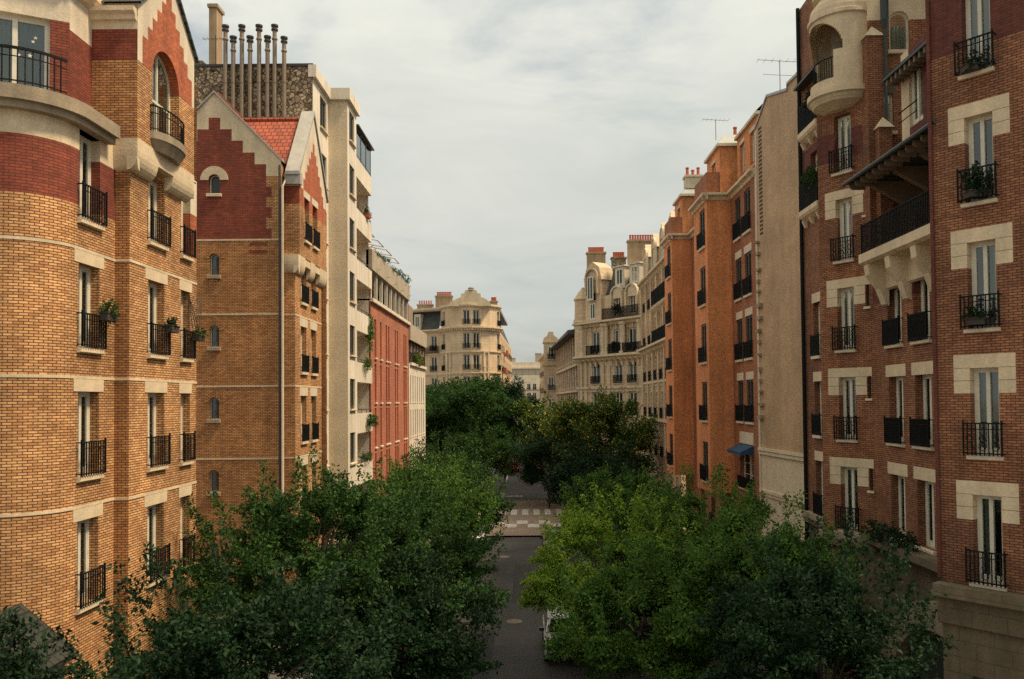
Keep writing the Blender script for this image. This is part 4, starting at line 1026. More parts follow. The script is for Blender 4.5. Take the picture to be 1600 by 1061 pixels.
    room(t, [(18, 33.2), (13.3, 33.2), (13.3, 29.5), (13.3, 21.5), (16, 17)], 0, 14.4); room(t, [(14.2, 27), (14.2, 20.6)], 14.5, 18.9); room(t, [(12.4, 22.0), (15.0, 18.6)], 14, 24.9)
    return t

# ================================================================ RIGHT 2: orange brick building with projecting bays and tan party wall
def build_right_orange():
    t = thing('orange_brick_building', 'orange brick building with two projecting bays, zinc-topped dormers and a blank tan side wall', 'building', (13, 50, 0))
    OB, RB, ST = 0, 1, 2
    mats = [M['obrick'], M['obrick_red'], M['stone'], M['tanwall'], M['cream']]
    mb = MB()
    sills = [2.1, 5.4, 8.83, 12.15, 15.45, 18.75]
    XW, XB = 11.5, 10.15
    fn, ln = between((XW, 45.8), (XW, 40.7))     # near section
    twins = [(45.8-44.9, 45.8-43.75), (45.8-43.05, 45.8-41.8)]
    rn = [(z, z+2.2) for z in sills[2:]]
    big = (45.8-44.6, 45.8-41.9, 5.3, 7.65); gar = (45.8-44.8, 45.8-41.8, .2, 3.9)
    wall(mb, fn, 0, ln, 0, 21.5, [(a, b, c, e) for a, b in twins for c, e in rn]+[(*big, .24), (*gar, .24)], lambda u, z: RB, .1)
    fs, ls = between((XB, 45.8), (XW, 45.8)); wall(mb, fs, 0, ls, 4.8, 21.5, [], lambda u, z: OB)
    bays = []
    for y0, y1 in ((45.8, 49.4), (57.0, 60.2)):
        f, l = between((XB, y1), (XB, y0)); rows = [(z, z+2.2) for z in sills[1:]]
        w0, w1 = l-.65-1.35, l-.6
        wall(mb, f, 0, l, 4.8, 21.5, [(w0, w1, c, e) for c, e in rows], lambda u, z: OB, .1)
        for c, e in rows: window(t, f, w0, w1, c, e, .07, 'french', fm='frame_d', gm='glass_o', rail='dense', railp=.16, railh=.85, sill='stone_w', sillh=.14, silldep=.12)
        mb.face([(XB, y0, 4.8), (XW, y0, 4.8), (XW, y1, 4.8), (XB, y1, 4.8)], RB)
        e, q = between((XW, y1), (XB, y1)); wall(mb, e, 0, q, 4.8, 21.5)
        bays.append((f, l, y0, y1))
    e, q = between((XB, 57.0), (XW, 57.0)); wall(mb, e, 0, q, 4.8, 21.5, [], lambda u, z: OB)
    fm, lm = between((XW, 60.2), (XW, 45.8)); doors = [(11.3, 12.6, .2, 3.6), (.6, 1.9, .2, 3.6)]
    rows = [(z, z+2.2) for z in sills]
    wall(mb, fm, 0, lm, 0, 21.5, [(5.3, 6.4, c, e) for c, e in rows]+[(8.4, 9.5, c, e) for c, e in rows]+doors, lambda u, z: RB, .24)
    for a in (5.3, 8.4):
        for c, e in rows: window(t, fm, a, a+1.1, c, e, .22, 'french', fm='frame_d', gm='glass_o', rail='dense', sill='stone_w')
    for d in doors:
        m = MB(); m.box(fm, d[0], d[1], .2, .24, d[2], d[3]); part(t, 'door', m, M['frame_d'])
    # blank party wall, rendered tan above and cream below
    fp, lp = between((11.5, 40.7), (12.15, 33.6))
    prof = [(0, 23.5), (.45, 23.75), (1.6, 24.55), (4.0, 23.95), (4.02, 24.2), (7.1, 24.2)]
    mb.face([fp(0, 0, 7.5)]+[fp(lp, 0, 7.5)]+[fp(u, 0, z) for u, z in prof[::-1]], 3)
    wall(mb, fp, 0, lp, 0, 7.5, [(1.0, 1.55, 2.6, 3.6)], lambda u, z: 4)
    part(t, 'wall', mb, mats)
    window(t, fp, 1.0, 1.55, 2.6, 3.6, .2, 'single', sill='stone')
    for a, b in twins:
        for c, e in rn: window(t, fn, a, b, c, e, .07, 'french', fm='frame_d', gm='glass_o', rail='dense', railp=.12, railh=.85, sill='stone_w', sillh=.14, lintel='stone_w' if c < 18 else None, linth=.4, lintov=.1)
    window(t, fn, *big, .22, 'barred', fm='frame', sill='stone', rail='dense', railh=.6, curtain=None, lintel='stone_w', linth=.62, lintov=.02)
    window(t, fn, *gar, .2, 'barred', fm='frame', sill=None, curtain=None)
    st = MB()
    for z0, z1, dd in ((7.3, 7.45, .1), (7.48, 7.62, .14), (5.28, 5.42, .06), (5.44, 5.58, .1)): st.box(fp, 0, lp, -dd, 0, z0, z1, skip='k')
    part(t, 'string_course', st, M['cream'])
    q = MB(); q.box(fn, ln-.16, ln+.04, -.03, .0, 4.6, 21.5, skip='k'); q.box(fp, -.02, .12, -.03, 0, 4.6, 23.4, skip='k'); part(t, 'corner_quoin', q, M['stone_w'])
    rn_ = random.Random(5)
    for i in range(27):
        to = MB(); to.box(fp, .42, .82, -.012, .0, 18.1+i*.2, 18.21+i*.2, 0, skip='k'); part(t, 'toothing_gap', to, M['slot'])  # thin dark strips: shade of the toothing recesses put into colour
    for i in range(15): z = 9+i*.62+rn_.uniform(-.1, .1); to = MB(); to.box(fp, .12, .35+rn_.uniform(0, .3), -.13-rn_.uniform(0, .08), 0, z, z+rn_.uniform(.1, .2), 0, skip='k'); part(t, 'toothing_stone', to, M['stone_grey'])
    cp = MB()
    for (a, za), (b, zb) in zip(prof, prof[1:]): cp.prism(fp, [(a, za), (b, zb), (b, zb+.12), (a, za+.12)], -.06, .3)
    part(t, 'wall_coping', cp, M['zinc'])
    # awning over the large window
    aw = MB(); a, b = big[0]-.05, big[1]+.05
    aw.face([fn(a, 0, 7.62), fn(b, 0, 7.62), fn(b, -.7, 7.3), fn(a, -.7, 7.3)]); aw.face([fn(a, -.7, 7.3), fn(b, -.7, 7.3), fn(b, -.7, 7.14), fn(a, -.7, 7.14)])
    for u in (a, b): aw.face([fn(u, 0, 7.62), fn(u, -.7, 7.3), fn(u, -.7, 7.14), fn(u, 0, 7.2)])
    part(t, 'awning', aw, M['awning'])
    # cornice, running round the bays
    co = MB(); P = [(.02, 21.2), (-.06, 21.22), (-.12, 21.38), (-.3, 21.46), (-.3, 21.6), (.02, 21.6)]
    co.extrude(fn, P, -.1, ln+.02); co.extrude(fs, P, -.28, ls); co.extrude(fm, P, 3.3, 10.7)
    for f, l, y0, y1 in bays: co.extrude(f, P, -.25, l+.28)
    co.extrude(between((XB, 57.0), (XW, 57.0))[0], P, -.28, 1.3)
    part(t, 'cornice', co, M['stone'])
    # mansard and dormers
    ms = MB(); ms.face(((11.55, 40.75, 21.6), (11.55, 60.2, 21.6), (13.0, 60.2, 25.0), (13.0, 40.75, 25.0))); ms.slab([(13.0, 40.75), (13.0, 60.2), (19, 60.2), (19, 40.75)], 24.6, 25.0)
    ms.face(((11.55, 60.2, 21.6), (13, 60.2, 25), (19, 60.2, 25), (19, 60.2, 21.6)))
    part(t, 'mansard_roof', ms, M['slate'])
    def dormer(y0, y1, xf, zt, par=None):
        f, l = between((xf, y1), (xf, y0)); d = MB()
        w0, w1 = (l/2-.5, l/2+.5)
        wall(d, f, 0, l, 21.55, zt, [(w0+.1, w1+.1, zt-2.0, zt-.55)], lambda u, z: 0, .2)
        e, q = between((xf, y0), (13.6, y0)); wall(d, e, 0, q, 21.55, zt, [], lambda u, z: 0)
        e, q = between((13.6, y1), (xf, y1)); wall(d, e, 0, q, 21.55, zt)
        o = part(t, 'dormer', d, [M['obrick'], M['obrick_red']])
        window(t, f, w0+.1, w1+.1, zt-2.0, zt-.55, .16, 'french', fm='frame', gm='glass_o', sill=None, lintel='stone_w', linth=.16, lintov=.05)
        c = MB(); c.box(f, -.14, l+.14, -.16, 2.7, zt, zt+.16); part(t, 'dormer_cornice', c, M['stone_w'], parent=o)
        z = MB(); a, b = -.1, l+.1
        lo = [f(a, -.12, zt+.16), f(b, -.12, zt+.16), f(b, 2.7, zt+.16), f(a, 2.7, zt+.16)]; hi = [f(a+.35, .3, zt+.75), f(b-.35, .3, zt+.75), f(b-.35, 2.6, zt+.75), f(a+.35, 2.6, zt+.75)]
        for i in range(4): z.face((lo[i], lo[(i+1) % 4], hi[(i+1) % 4], hi[i]))
        z.face(hi); part(t, 'dormer_roof', z, M['zinc'], parent=o)
        if par:
            p = MB(); p.box(Fr((XB+.02, y0+.02), (1, 0)), 0, 1.1, 0, par, 21.6, 22.85); part(t, 'parapet', p, M['obrick_red'])
    dormer(45.95, 49.2, 10.95, 24.3, 3.2); dormer(57.2, 60.0, 10.95, 24.3, 2.8)
    f, l = between((11.75, 45.2), (11.75, 41.0)); d = MB(); hs = [(.6, 1.5, 22.2, 23.9), (2.6, 3.5, 22.2, 23.9)]
    wall(d, f, 0, l, 21.6, 24.4, hs, lambda u, z: 0, .2); e, q = between((11.75, 41.0), (13.5, 41.0)); wall(d, e, 0, q, 21.6, 24.4); o = part(t, 'dormer', d, M['obrick'])
    for h in hs: window(t, f, *h, .16, 'french', gm='glass_o', sill=None, lintel='stone_w', linth=.2, lintov=.05)
    c = MB(); c.box(f, -.1, l+.05, -.14, 2.2, 24.4, 24.56); part(t, 'dormer_cornice', c, M['stone_w'], parent=o)
    z = MB(); z.face([f(-.1, -.14, 24.56), f(l, -.14, 24.56), f(l, .5, 25.2), f(-.1, .5, 25.2)]); z.box(f, -.1, l, .5, 2.2, 24.56, 25.2); part(t, 'dormer_roof', z, M['zinc'], parent=o)
    # chimneys
    def chimney(x0, x1, y0, y1, z0, z1, mat, pots, name='chimney'):
        c = MB(); c.slab([(x0, y0), (x1, y0), (x1, y1), (x0, y1)], z0, z1); c.slab([(x0-.08, y0-.08), (x1+.08, y0-.08), (x1+.08, y1+.08), (x0-.08, y1+.08)], z1, z1+.14); o = part(t, 'chimney', c, mat)
        for i in range(pots):
            p = MB(); u = (i+.5)/pots; x, y = (x0+(x1-x0)*u, (y0+y1)/2) if x1-x0 > y1-y0 else ((x0+x1)/2, y0+(y1-y0)*u)
            h = .45 if i % 2 else .62; p.lathe((x, y, z1+.14), [(.12, 0), (.1, h-.1), (.13, h-.08), (.13, h), (.09, h)], 8); part(t, 'chimney_pot', p, M['pot'], parent=o)
    chimney(11.25, 12.4, 57.3, 58.1, 24.9, 25.7, M['cream'], 3)
    chimney(12.0, 12.7, 33.7, 36.7, 23.5, 24.22, M['tanwall'], 6)
    chimney(11.9, 12.6, 60.4, 61.3, 21, 24.6, M['obrick_red'], 0)
    chimney(12.6, 13.2, 49.8, 50.3, 24.9, 26.0, M['obrick_red'], 1)
    def antenna(x, y, z, h, w, n=7):
        a = MB(); a.tube([(x, y, z), (x, y, z+h)], .018, 5); a.tube([(x-w/2, y-.1, z+h), (x+w/2, y+.1, z+h-.05)], .012, 4)
        for i in range(n): u = -w/2+w*i/(n-1); a.tube([(x+u, y-.22, z+h), (x+u, y+.22, z+h)], .008, 4)
        return a
    a = antenna(12.0, 38.2, 24.4, 1.55, 2.1); a.tube([(11.2, 38.2, 25.3), (12.9, 38.2, 25.2)], .01, 4); part(t, 'antenna', a, M['flue_cap'])
    a = antenna(11.0, 47.0, 25.0, 1.2, 1.5); part(t, 'antenna', a, M['flue_cap'])
    eb, q = between((XW, 60.2), (19, 60.2)); w = MB(); wall(w, Fr((19, 60.2), (-1, 0)), 0, 7.5, 0, 21.6); part(t, 'end_wall', w, M['tanwall'])
    room(t, [(13.2, 60.1), (13.2, 40.8)], 0, 21)
    return t
# ================================================================ far stone buildings
def stone_rows(t, mb, fr, l, cols, rows, z1, rd=.13, rail='dense', cls=None, z0=0, **kw):
    rows_of(t, mb, fr, l, z0, z1, cols, rows, cls, rd=rd, style='french', gm='glass_o', rail=rail, railh=.85, railp=.18, sill='stone', sillh=.12, **kw)
def pots(t, o, x0, x1, y0, y1, z, n, r=.13, h=.5):
    for i in range(n):
        u = (i+.5)/n; p = MB(); p.lathe((x0+(x1-x0)*u, y0+(y1-y0)*u, z), [(r, 0), (r*.8, h), (r*1.05, h+.04), (r*1.05, h+.12), (r*.7, h+.12)], 7)
        part(t, 'chimney_pot', p, M['pot'], parent=o)
def stack(t, x0, x1, y0, y1, z0, z1, n, mat='chimney'):
    c = MB(); c.slab([(x0, y0), (x1, y0), (x1, y1), (x0, y1)], z0, z1); c.slab([(x0-.1, y0-.1), (x1+.1, y0-.1), (x1+.1, y1+.1), (x0-.1, y1+.1)], z1, z1+.18)
    o = part(t, 'chimney', c, M[mat]); 
    if n: pots(t, o, x0+.15, x1-.15, (y0+y1)/2, (y0+y1)/2, z1+.18, n) if x1-x0 > y1-y0 else pots(t, o, (x0+x1)/2, (x0+x1)/2, y0+.15, y1-.15, z1+.18, n)
def ornament(mb, fr, u, z, s=1.0):
    """a carved bracket: scrolled console"""
    mb.extrude(fr, [(0, z-.6*s), (-.08*s, z-.55*s), (-.14*s, z-.25*s), (-.34*s, z-.06*s), (-.34*s, z), (0, z)], u-.11*s, u+.11*s)
def gable_hood(mb, fr, u, z, w, d=-.3):
    n = 10
    for i in range(n):
        t0, t1 = math.pi*i/n, math.pi*(i+1)/n
        q = lambda r, tt: (u-r*math.cos(tt), z+r*.9*math.sin(tt))
        mb.prism(fr, [q(w/2-.18, t0), q(w/2-.18, t1), q(w/2, t1), q(w/2, t0)], d, .05)
    mb.box(fr, u-w/2, u-w/2+.22, d, .05, z-1.9, z); mb.box(fr, u+w/2-.22, u+w/2, d, .05, z-1.9, z)

def build_right_stone():
    t = thing('bowed_stone_building', 'tan stone building with dark iron balcony squeezed beyond the orange bays', 'building', (12.5, 70, 0))
    mb = MB(); f, l = between((11.2, 79.5), (11.2, 60.3))
    cols = [(1.6+3.1*i, 2.7+3.1*i) for i in range(6)]
    rows = [(2.0+3.25*i, 4.2+3.25*i) for i in range(6)]
    stone_rows(t, mb, f, l, cols, rows, 21.3)
    e, q = between((11.2, 60.3), (18, 60.3)); wall(mb, e, 0, q, 21.3, 23)
    part(t, 'wall', mb, M['stone_wall'])
    for z, d in ((8.2, .35), (11.5, .2), (14.7, .55), (21.1, .5)):
        c = MB(); c.extrude(f, [(0, z-.35), (-d*.3, z-.3), (-d*.5, z-.1), (-d, z), (-d, z+.18), (0, z+.18)], 0, l); part(t, 'cornice', c, M['stone'])
    for i in range(14):
        for z in (14.4, 20.8): o = MB(); ornament(o, f, .8+1.35*i, z, 1.2); part(t, 'bracket', o, M['stone'])
    for i in range(6):
        p = MB(); u = .7+3.1*i
        p.box(f, u, u+.55, -.22, 0, 5.5, 14.4); p.extrude(f, [(0, 15.2), (-.25, 15.3), (-.3, 20.7), (0, 20.8)], u, u+.5); part(t, 'pilaster', p, M['stone_wall'])
    put(t, 'balcony_railing', railing_mesh(l-9.2, 1.0, .5, 'dense'), f, 9.0, 0, 14.9)
    put(t, 'balcony_railing', railing_mesh(l-9.2, 1.3, .5, 'dense'), f, 9.0, 0, 18.0)
    b = MB(); b.extrude(f, [(0, 17.3), (-.5, 17.8), (-.55, 18.0), (0, 18.0)], 8.8, l); part(t, 'balcony', b, M['stone'])
    ms = MB(); ms.face((f(0, .1, 21.28), f(l, .1, 21.28), f(l, 1.4, 24.4), f(0, 1.4, 24.4))); ms.box(f, 0, l, 1.4, 7, 23.9, 24.4); ms.face((f(l, .1, 21.28), f(l, 7, 21.28), f(l, 7, 24.4), f(l, 1.4, 24.4))); ms.face((f(0, .1, 21.28), f(0, 7, 21.28), f(0, 7, 24.4), f(0, 1.4, 24.4)))
    part(t, 'mansard_roof', ms, M['slate'])
    for u in (3.0, 8.0, 12.5, 16.6):
        d = MB(); gable_hood(d, f, u, 23.4, 1.9, -.15); d.box(f, u-.7, u+.7, 0, 1.2, 21.3, 23.3); d.prism(f, [(u-.95, 23.3), (u+.95, 23.3), (u, 24.6)], -.1, 1.3); o = part(t, 'dormer', d, M['stone'])
        window(t, f, u-.5, u+.5, 21.6, 23.2, -.04, 'french', gm='glass_o', sill=None)
    stack(t, 12.4, 13.1, 66, 69.5, 24.0, 25.6, 9)
    stack(t, 12.2, 13.0, 61.0, 61.8, 24, 24.9, 2)

def build_right_corner():
    t = thing('ornate_corner_building', 'ornate stone corner building with slate mansard, arched dormers and long iron balconies', 'building', (9, 92, 0))
    mb = MB(); A, B = (5.8, 92.6), (12.2, 83.7); f, l = between(A, B)
    cols = [(2.3, 3.6), (6.0, 7.2), (8.2, 9.4)]
    rows = [(2.0, 4.4), (5.4, 7.7), (8.55, 10.9), (11.85, 14.1), (15.2, 17.6)]
    stone_rows(t, mb, f, l, cols, rows, 18.6, rd=.16)
    # set-back upper floor
    up = [(19.0, 21.0)]
    rows_of(t, mb, f, l, 18.6, 21.4, [(2.4, 3.5), (6.1, 7.0), (8.4, 9.3)], up, rd=.2, style='french', gm='glass_o', sill=None)
    e, q = between(B, (18, 83.7)); wall(mb, e, 0, q, 0, 21.4); e, q = between((5.8, 92.61), A); 
    part(t, 'wall', mb, M['stone_wall'])
    for z, d in ((4.9, .3), (8.0, .2), (11.3, .25), (14.75, .75), (18.5, .8)):
        c = MB(); c.extrude(f, [(0, z-.4), (-d*.35, z-.35), (-d*.5, z-.12), (-d, z), (-d, z+.2), (0, z+.2)], -.2, l); part(t, 'cornice', c, M['stone'])
    def br(u, z, s): k = MB(); ornament(k, f, u, z, s); part(t, 'bracket', k, M['stone'])
    for i in range(13): br(.5+.85*i, 14.55, 1.5); br(.5+.85*i, 18.3, 1.1)
    for u in (2.95, 6.6, 8.8):
        for z in (11.2, 7.9): br(u-.8, z+.3, 1.2); br(u+.8, z+.3, 1.2)
    for u0, u1, z in ((2.0, 3.9, 15.0), (5.6, 7.6, 15.0), (7.9, 9.8, 15.0), (2.1, 3.8, 8.45), (5.7, 7.5, 8.45), (7.9, 9.7, 8.45), (10.0, 11, 15.0)):
        put(t, 'balcony_railing', railing_mesh(u1-u0, 1.05, .6 if z > 14 else .35, 'dense'), f, u0, 0, z)
        b = MB(); b.box(f, u0-.1, u1+.1, -.62 if z > 14 else -.4, 0, z-.18, z); part(t, 'balcony', b, M['stone'])
    put(t, 'balcony_railing', railing_mesh(5.6, 1.2, .6, 'dense'), f, 4.8, 0, 18.7)
    for u in (1.0, 4.6, 5.15, 7.55, 7.85, 10.2):
        p = MB(); p.lathe(f(u, -.35, 14.95), [(.3, 0), (.3, .25), (.22, .3), (.2, 3.0), (.3, 3.1), (.32, 3.4)], 10); part(t, 'column', p, M['stone'])
    for u in (.5, 1.3, 4.2, 5.2, 10.4):
        p = MB(); p.box(f, u-.22, u+.22, -.16, 0, 5.2, 14.3); part(t, 'pilaster', p, M['stone_wall'])
    # tall gabled stone bay on the left, tourelle at the corner
    g = MB(); g.box(f, 1.7, 4.3, -.35, 1.5, 18.7, 23.2); g.prism(f, [(1.5, 23.2), (4.5, 23.2), (4.1, 24.6), (3.0, 25.3), (1.9, 24.6)], -.4, 1.5); gable_hood(g, f, 3.0, 23.6, 2.2, -.65); go = part(t, 'gable_bay', g, M['stone_wall'])
    window(t, f, 2.5, 3.5, 21.0, 23.6, -.39, 'french', gm='glass_o', sill='stone', rail='dense', d=-.38); window(t, f, 2.5, 3.4, 18.9, 20.7, -.39, 'french', gm='glass_o', sill=None)
    tq = MB(); c = f(.5, .3, 0); tq.lathe(c, [(1.0, 14.8), (1.0, 18.6), (1.15, 18.8), (1.0, 19.0), (.95, 21.2), (1.1, 21.4), (.5, 22.3), (.1, 22.8)], 14); part(t, 'turret', tq, M['stone_wall'])
    bw = MB(); c = f(1.2, 1.2, 0); bw.lathe(c, [(.75, 21.5), (.75, 23.6), (1.1, 23.7), (.1, 24.2)], 8); part(t, 'bay_window', bw, M['slate'])
    # mansard
    ms = MB(); ms.face((f(4.2, .25, 21.3), f(l, .25, 21.3), f(l, 1.7, 24.6), f(4.2, 1.7, 24.6))); ms.face((f(.6, .3, 21.3), f(4.2, .3, 21.3), f(4.2, 1.7, 24.6), f(1.6, 1.7, 24.6)))
    ms.face((f(l, .25, 21.3), f(l, 7, 21.3), f(l, 7, 24.6), f(l, 1.7, 24.6))); ms.face((f(.6, .3, 21.3), f(.6, 7, 21.3), f(1.6, 7, 24.6), f(1.6, 1.7, 24.6)))
    part(t, 'mansard_roof', ms, M['slate'])
    tp = MB(); tp.face((f(1.6, 1.7, 24.6), f(l, 1.7, 24.6), f(l, 4, 25.2), f(1.6, 4, 25.2))); part(t, 'zinc_roof', tp, M['zinc'])
    for u in (6.6, 8.9):
        d = MB(); gable_hood(d, f, u, 21.4, 1.9, -.25); d.box(f, u-.6, u+.6, -.1, .6, 20.9, 21.9); part(t, 'arched_hood', d, M['stone'])
        d = MB(); d.box(f, u-.75, u+.75, .35, 2.0, 22.0, 24.3); d.box(f, u-.9, u+.9, .2, 2.0, 24.3, 24.45); part(t, 'dormer', d, M['stone_w'])
        window(t, f, u-.5, u+.5, 22.3, 24.1, .32, 'french', gm='glass_o', sill=None)
    stack(t, 6.9, 9.0, 93.2, 94.0, 24.5, 26.8, 8); stack(t, 11.0, 15.2, 88.4, 89.2, 24, 27.2, 14); stack(t, 9.6, 11.2, 92, 92.8, 24.5, 26.0, 6, 'rubble')

def build_right_far():
    t = thing('timbered_brick_building', 'brown brick street front with pale pilasters and dark overhanging eaves in the distance', 'building', (6.5, 107, 0))
    mb = MB(); A, B = (4.45, 122), (5.8, 92.6); f, l = between(A, B)
    cols = [(1.2+2.9*i, 2.2+2.9*i) for i in range(10)]; rows = [(2+3.2*i, 4.2+3.2*i) for i in range(5)]
    stone_rows(t, mb, f, l, cols, rows, 18.0, rail=None)
    part(t, 'wall', mb, M['tan_side'])
    for i in range(11):
        p = MB(); p.box(f, .3+2.9*i, .7+2.9*i, -.15, 0, 0, 17.6); part(t, 'pilaster', p, M['stone_w'])
    for z in (11.0, 14.0):
        c = MB(); c.box(f, 0, l, -.3, 0, z, z+.22); part(t, 'cornice', c, M['stone'])
    r = MB(); r.prism(Fr(f(l, 0, 0)[:2], (f.D[0], f.D[1])), [(-1.2, 17.6), (-1.2, 17.8), (4, 20.6), (9, 20.6), (9, 17.6)], -.0, l); part(t, 'roof', r, M['slate'])
    t = thing('far_turreted_building', 'distant pale stone building with corner turret and steep roof at the right of the street', 'building', (4.5, 140, 0))
    mb = MB(); f, l = between((2.6, 170), (4.45, 122)); cols = [(1.5+3*i, 2.6+3*i) for i in range(15)]; rows = [(2+3.2*i, 4.3+3.2*i) for i in range(5)]
    stone_rows(t, mb, f, l, cols, rows, 18.5, skip={(i, 0) for i in range(15)})
    e, q = between((4.45, 122), (12, 122)); wall(mb, e, 0, q, 17, 19)
    part(t, 'wall', mb, M['stone_wall'])
    c = MB(); c.extrude(f, [(0, 18), (-.6, 18.3), (-.6, 18.6), (0, 18.6)], 0, l); part(t, 'cornice', c, M['stone'])
    ms = MB(); ms.prism(Fr(f(l, 0, 0)[:2], (f.D[0], f.D[1])), [(.1, 18.5), (1.6, 20.6), (9, 21.2), (9, 18.5)], 0, l); part(t, 'mansard_roof', ms, M['slate'])
    tw = MB(); q = Fr((2.45, 121.6), (1, 0)); tw.box(q, 0, 2.0, 0, 3.2, 0, 18.9); tw.prism(q, [(-.15, 18.9), (2.15, 18.9), (2.0, 19.4), (1.5, 19.7), (1.35, 20.3), (.65, 20.3), (.5, 19.7), (0, 19.4)], -.12, 3.3)
    tw.box(q, -.2, 2.2, -.2, 3.3, 15.3, 15.6); tw.box(q, -.15, 2.15, -.15, 3.3, 18.7, 18.9); part(t, 'tower', tw, M['stone_wall'])
    for z in (5.2, 8.4, 11.6, 16.2): window(t, q, .55, 1.45, z, z+2.0, -.06, 'french', gm='glass_o', sill='stone', rail='dense', d=-.02)
    tr = MB(); tr.prism(Fr((4.45, 121.8), (1, 0)), [(0, 17.5), (3.5, 17.5), (3.5, 19.9), (1.0, 19.9)], 0, 4)
    part(t, 'mansard_roof', tr, M['slate'])
    g = MB(); g.box(f, 26.5, 30.5, -.4, 1.5, 17.4, 19.0); g.prism(f, [(26.2, 19.0), (30.8, 19.0), (28.5, 20.9)], -.5, 1.5); part(t, 'gable', g, M['stone'])
    stack(t, 7.5, 8.3, 126, 131, 20, 22.6, 9)

def build_left_corner():
    t = thing('rounded_stone_corner_building', 'pale stone building with rounded corner, curved pediment and white french windows closing the left side', 'building', (-9, 126, 0))
    cx, cy, r = -8.6, 124.5, 4.5
    mb = MB(); n = 24
    arc = [(cx+r*math.cos(a), cy+r*math.sin(a)) for a in [math.pi*(-1.0+.95*i/n) for i in range(n+1)]]
    rows = [(2.0, 4.4), (5.2, 7.6), (8.3, 10.7), (11.45, 13.75), (14.65, 16.95), (17.8, 20.15)]
    zt = 21.0
    # flat panels following the curve, with windows in the two facing the street
    pan = [(math.pi*(-1.0+.95*i/9), math.pi*(-1.0+.95*(i+1)/9)) for i in range(9)]
    P = lambda a: (cx+r*math.cos(a), cy+r*math.sin(a))
    panels = []
    for i, (a0, a1) in enumerate(pan):
        f, l = between(P(a0), P(a1)); m = l/2; has = i in (4, 5, 8, 1)
        panels.append((f, l, i))
        cols = [(m-.5, m+.5)] if has else []
        rows_of(t, mb, f, l, 0, zt, cols, rows, rd=.25, style='french', gm='glass_o', rail='dense' , railp=.16, sill='stone', uoff=i*1.5)
        rows_of(t, mb, f, l, zt, 24.2, [(m-.5, m+.5)] if has else [], [(21.35, 23.5)], rd=.25, style='french', gm='glass_o', rail='dense', sill='stone', railp=.16, uoff=i*1.5)
    fl, ll = between((-27, 131), P(-math.pi)); 
    cols = [(ll-1.9, ll-.8), (ll-4.6, ll-3.5), (ll-7.4, ll-6.3), (ll-10.2, ll-9.1)]
    stone_rows(t, mb, fl, ll, cols, rows, zt)
    fr_, lr = between(P(-.05*math.pi), (-3.4, 165)); fr2 = Fr(P(-.05*math.pi), (.025, 1))
    cols = [(1.5+3*i, 2.6+3*i) for i in range(12)]
    stone_rows(t, mb, fr2, 39, cols, rows, 20.5)
    part(t, 'wall', mb, M['stone_wall'])
    def ring(z, d, h, name='cornice', mat='stone'):
        c = MB()
        for f, l, i in panels: c.extrude(f, [(0, z-.25), (-d*.4, z-.2), (-d, z), (-d, z+h), (0, z+h)], -.06, l+.06)
        c.extrude(fl, [(0, z-.25), (-d*.4, z-.2), (-d, z), (-d, z+h), (0, z+h)], 0, ll); part(t, name, c, M[mat])
    ring(20.85, .6, .22); ring(24.15, .35, .25); ring(17.35, .2, .16); ring(11.0, .2, .15); ring(14.2, .2, .15)
    dn = MB()
    for f, l, i in panels:
        for k in range(5): dn.box(f, .1+.36*k, .28+.36*k, -.4, 0, 20.5, 20.75)
    part(t, 'dentil', dn, M['stone'])
    for i in (2, 6):
        f, l, _ = panels[i]; p = MB(); p.box(f, l/2-.4, l/2-.25, -.2, 0, 8, 17); p.box(f, l/2+.25, l/2+.4, -.2, 0, 8, 17); gable_hood(p, f, l/2, 17, 1.0, -.22); part(t, 'carved_panel', p, M['stone'])
    # pediment and attic
    pf = Fr((-8.25, cy-r-.12), (1, 0)); pd = MB()
    out = [(-3.4, 23.2), (3.0, 23.2), (2.8, 23.7), (2.2, 24.2), (1.5, 24.5), (1.45, 25.0), (.95, 25.1), (.85, 25.5), (-.85, 25.5), (-.95, 25.1), (-1.45, 25.0), (-1.5, 24.5), (-2.3, 24.2), (-3.1, 23.7)]
    pd.prism(pf, [(u, z+.85) for u, z in out], 0, 1.2); part(t, 'pediment', pd, M['stone'])
    ob = MB(); ob.lathe(pf(.0, .5, 26.3), [(.6, 0), (.65, .15), (.4, .25), (.45, .45), (.25, .6), (.05, .65)], 10); part(t, 'finial', ob, M['stone_grey'])
    rf = MB(); rf.slab(arc[::2]+[(-3.6, 150), (-27, 150), (-27, 131.2)], 23.9, 24.3); part(t, 'roof', rf, M['zinc'])
    ms = MB(); ms.face((fl(0, .2, 21.1), fl(ll-.5, .2, 21.1), fl(ll-.8, 1.2, 24.4), fl(0, 1.2, 24.4))); ms.face((fr2(0, .2, 20.6), fr2(39, .2, 20.6), fr2(39, 1.5, 24), fr2(0, 1.5, 24)))
    part(t, 'mansard_roof', ms, M['slate'])
    for u in (ll-4.3, ll-8.0):
        d = MB(); d.box(fl, u-.6, u+.6, .0, 1.4, 21.2, 23.6); part(t, 'dormer', d, M['stone_w']); window(t, fl, u-.42, u+.42, 21.5, 23.3, -.04, 'french', gm='glass_o', sill=None)
    put(t, 'balcony_railing', railing_mesh(8.0, 1.05, .5, 'dense'), fl, ll-8.2, 0, 17.4)
    stack(t, -14.2, -11.6, 126.5, 127.5, 24.2, 26.3, 9); stack(t, -17.5, -15, 130, 131, 24, 25.4, 6); stack(t, -5.8, -4.7, 128, 129, 24.2, 25.6, 4)
    fb = MB(); fb.tube([fr2(4, -.4, 20), fr2(4, -.5, 17)], .3, 6); 
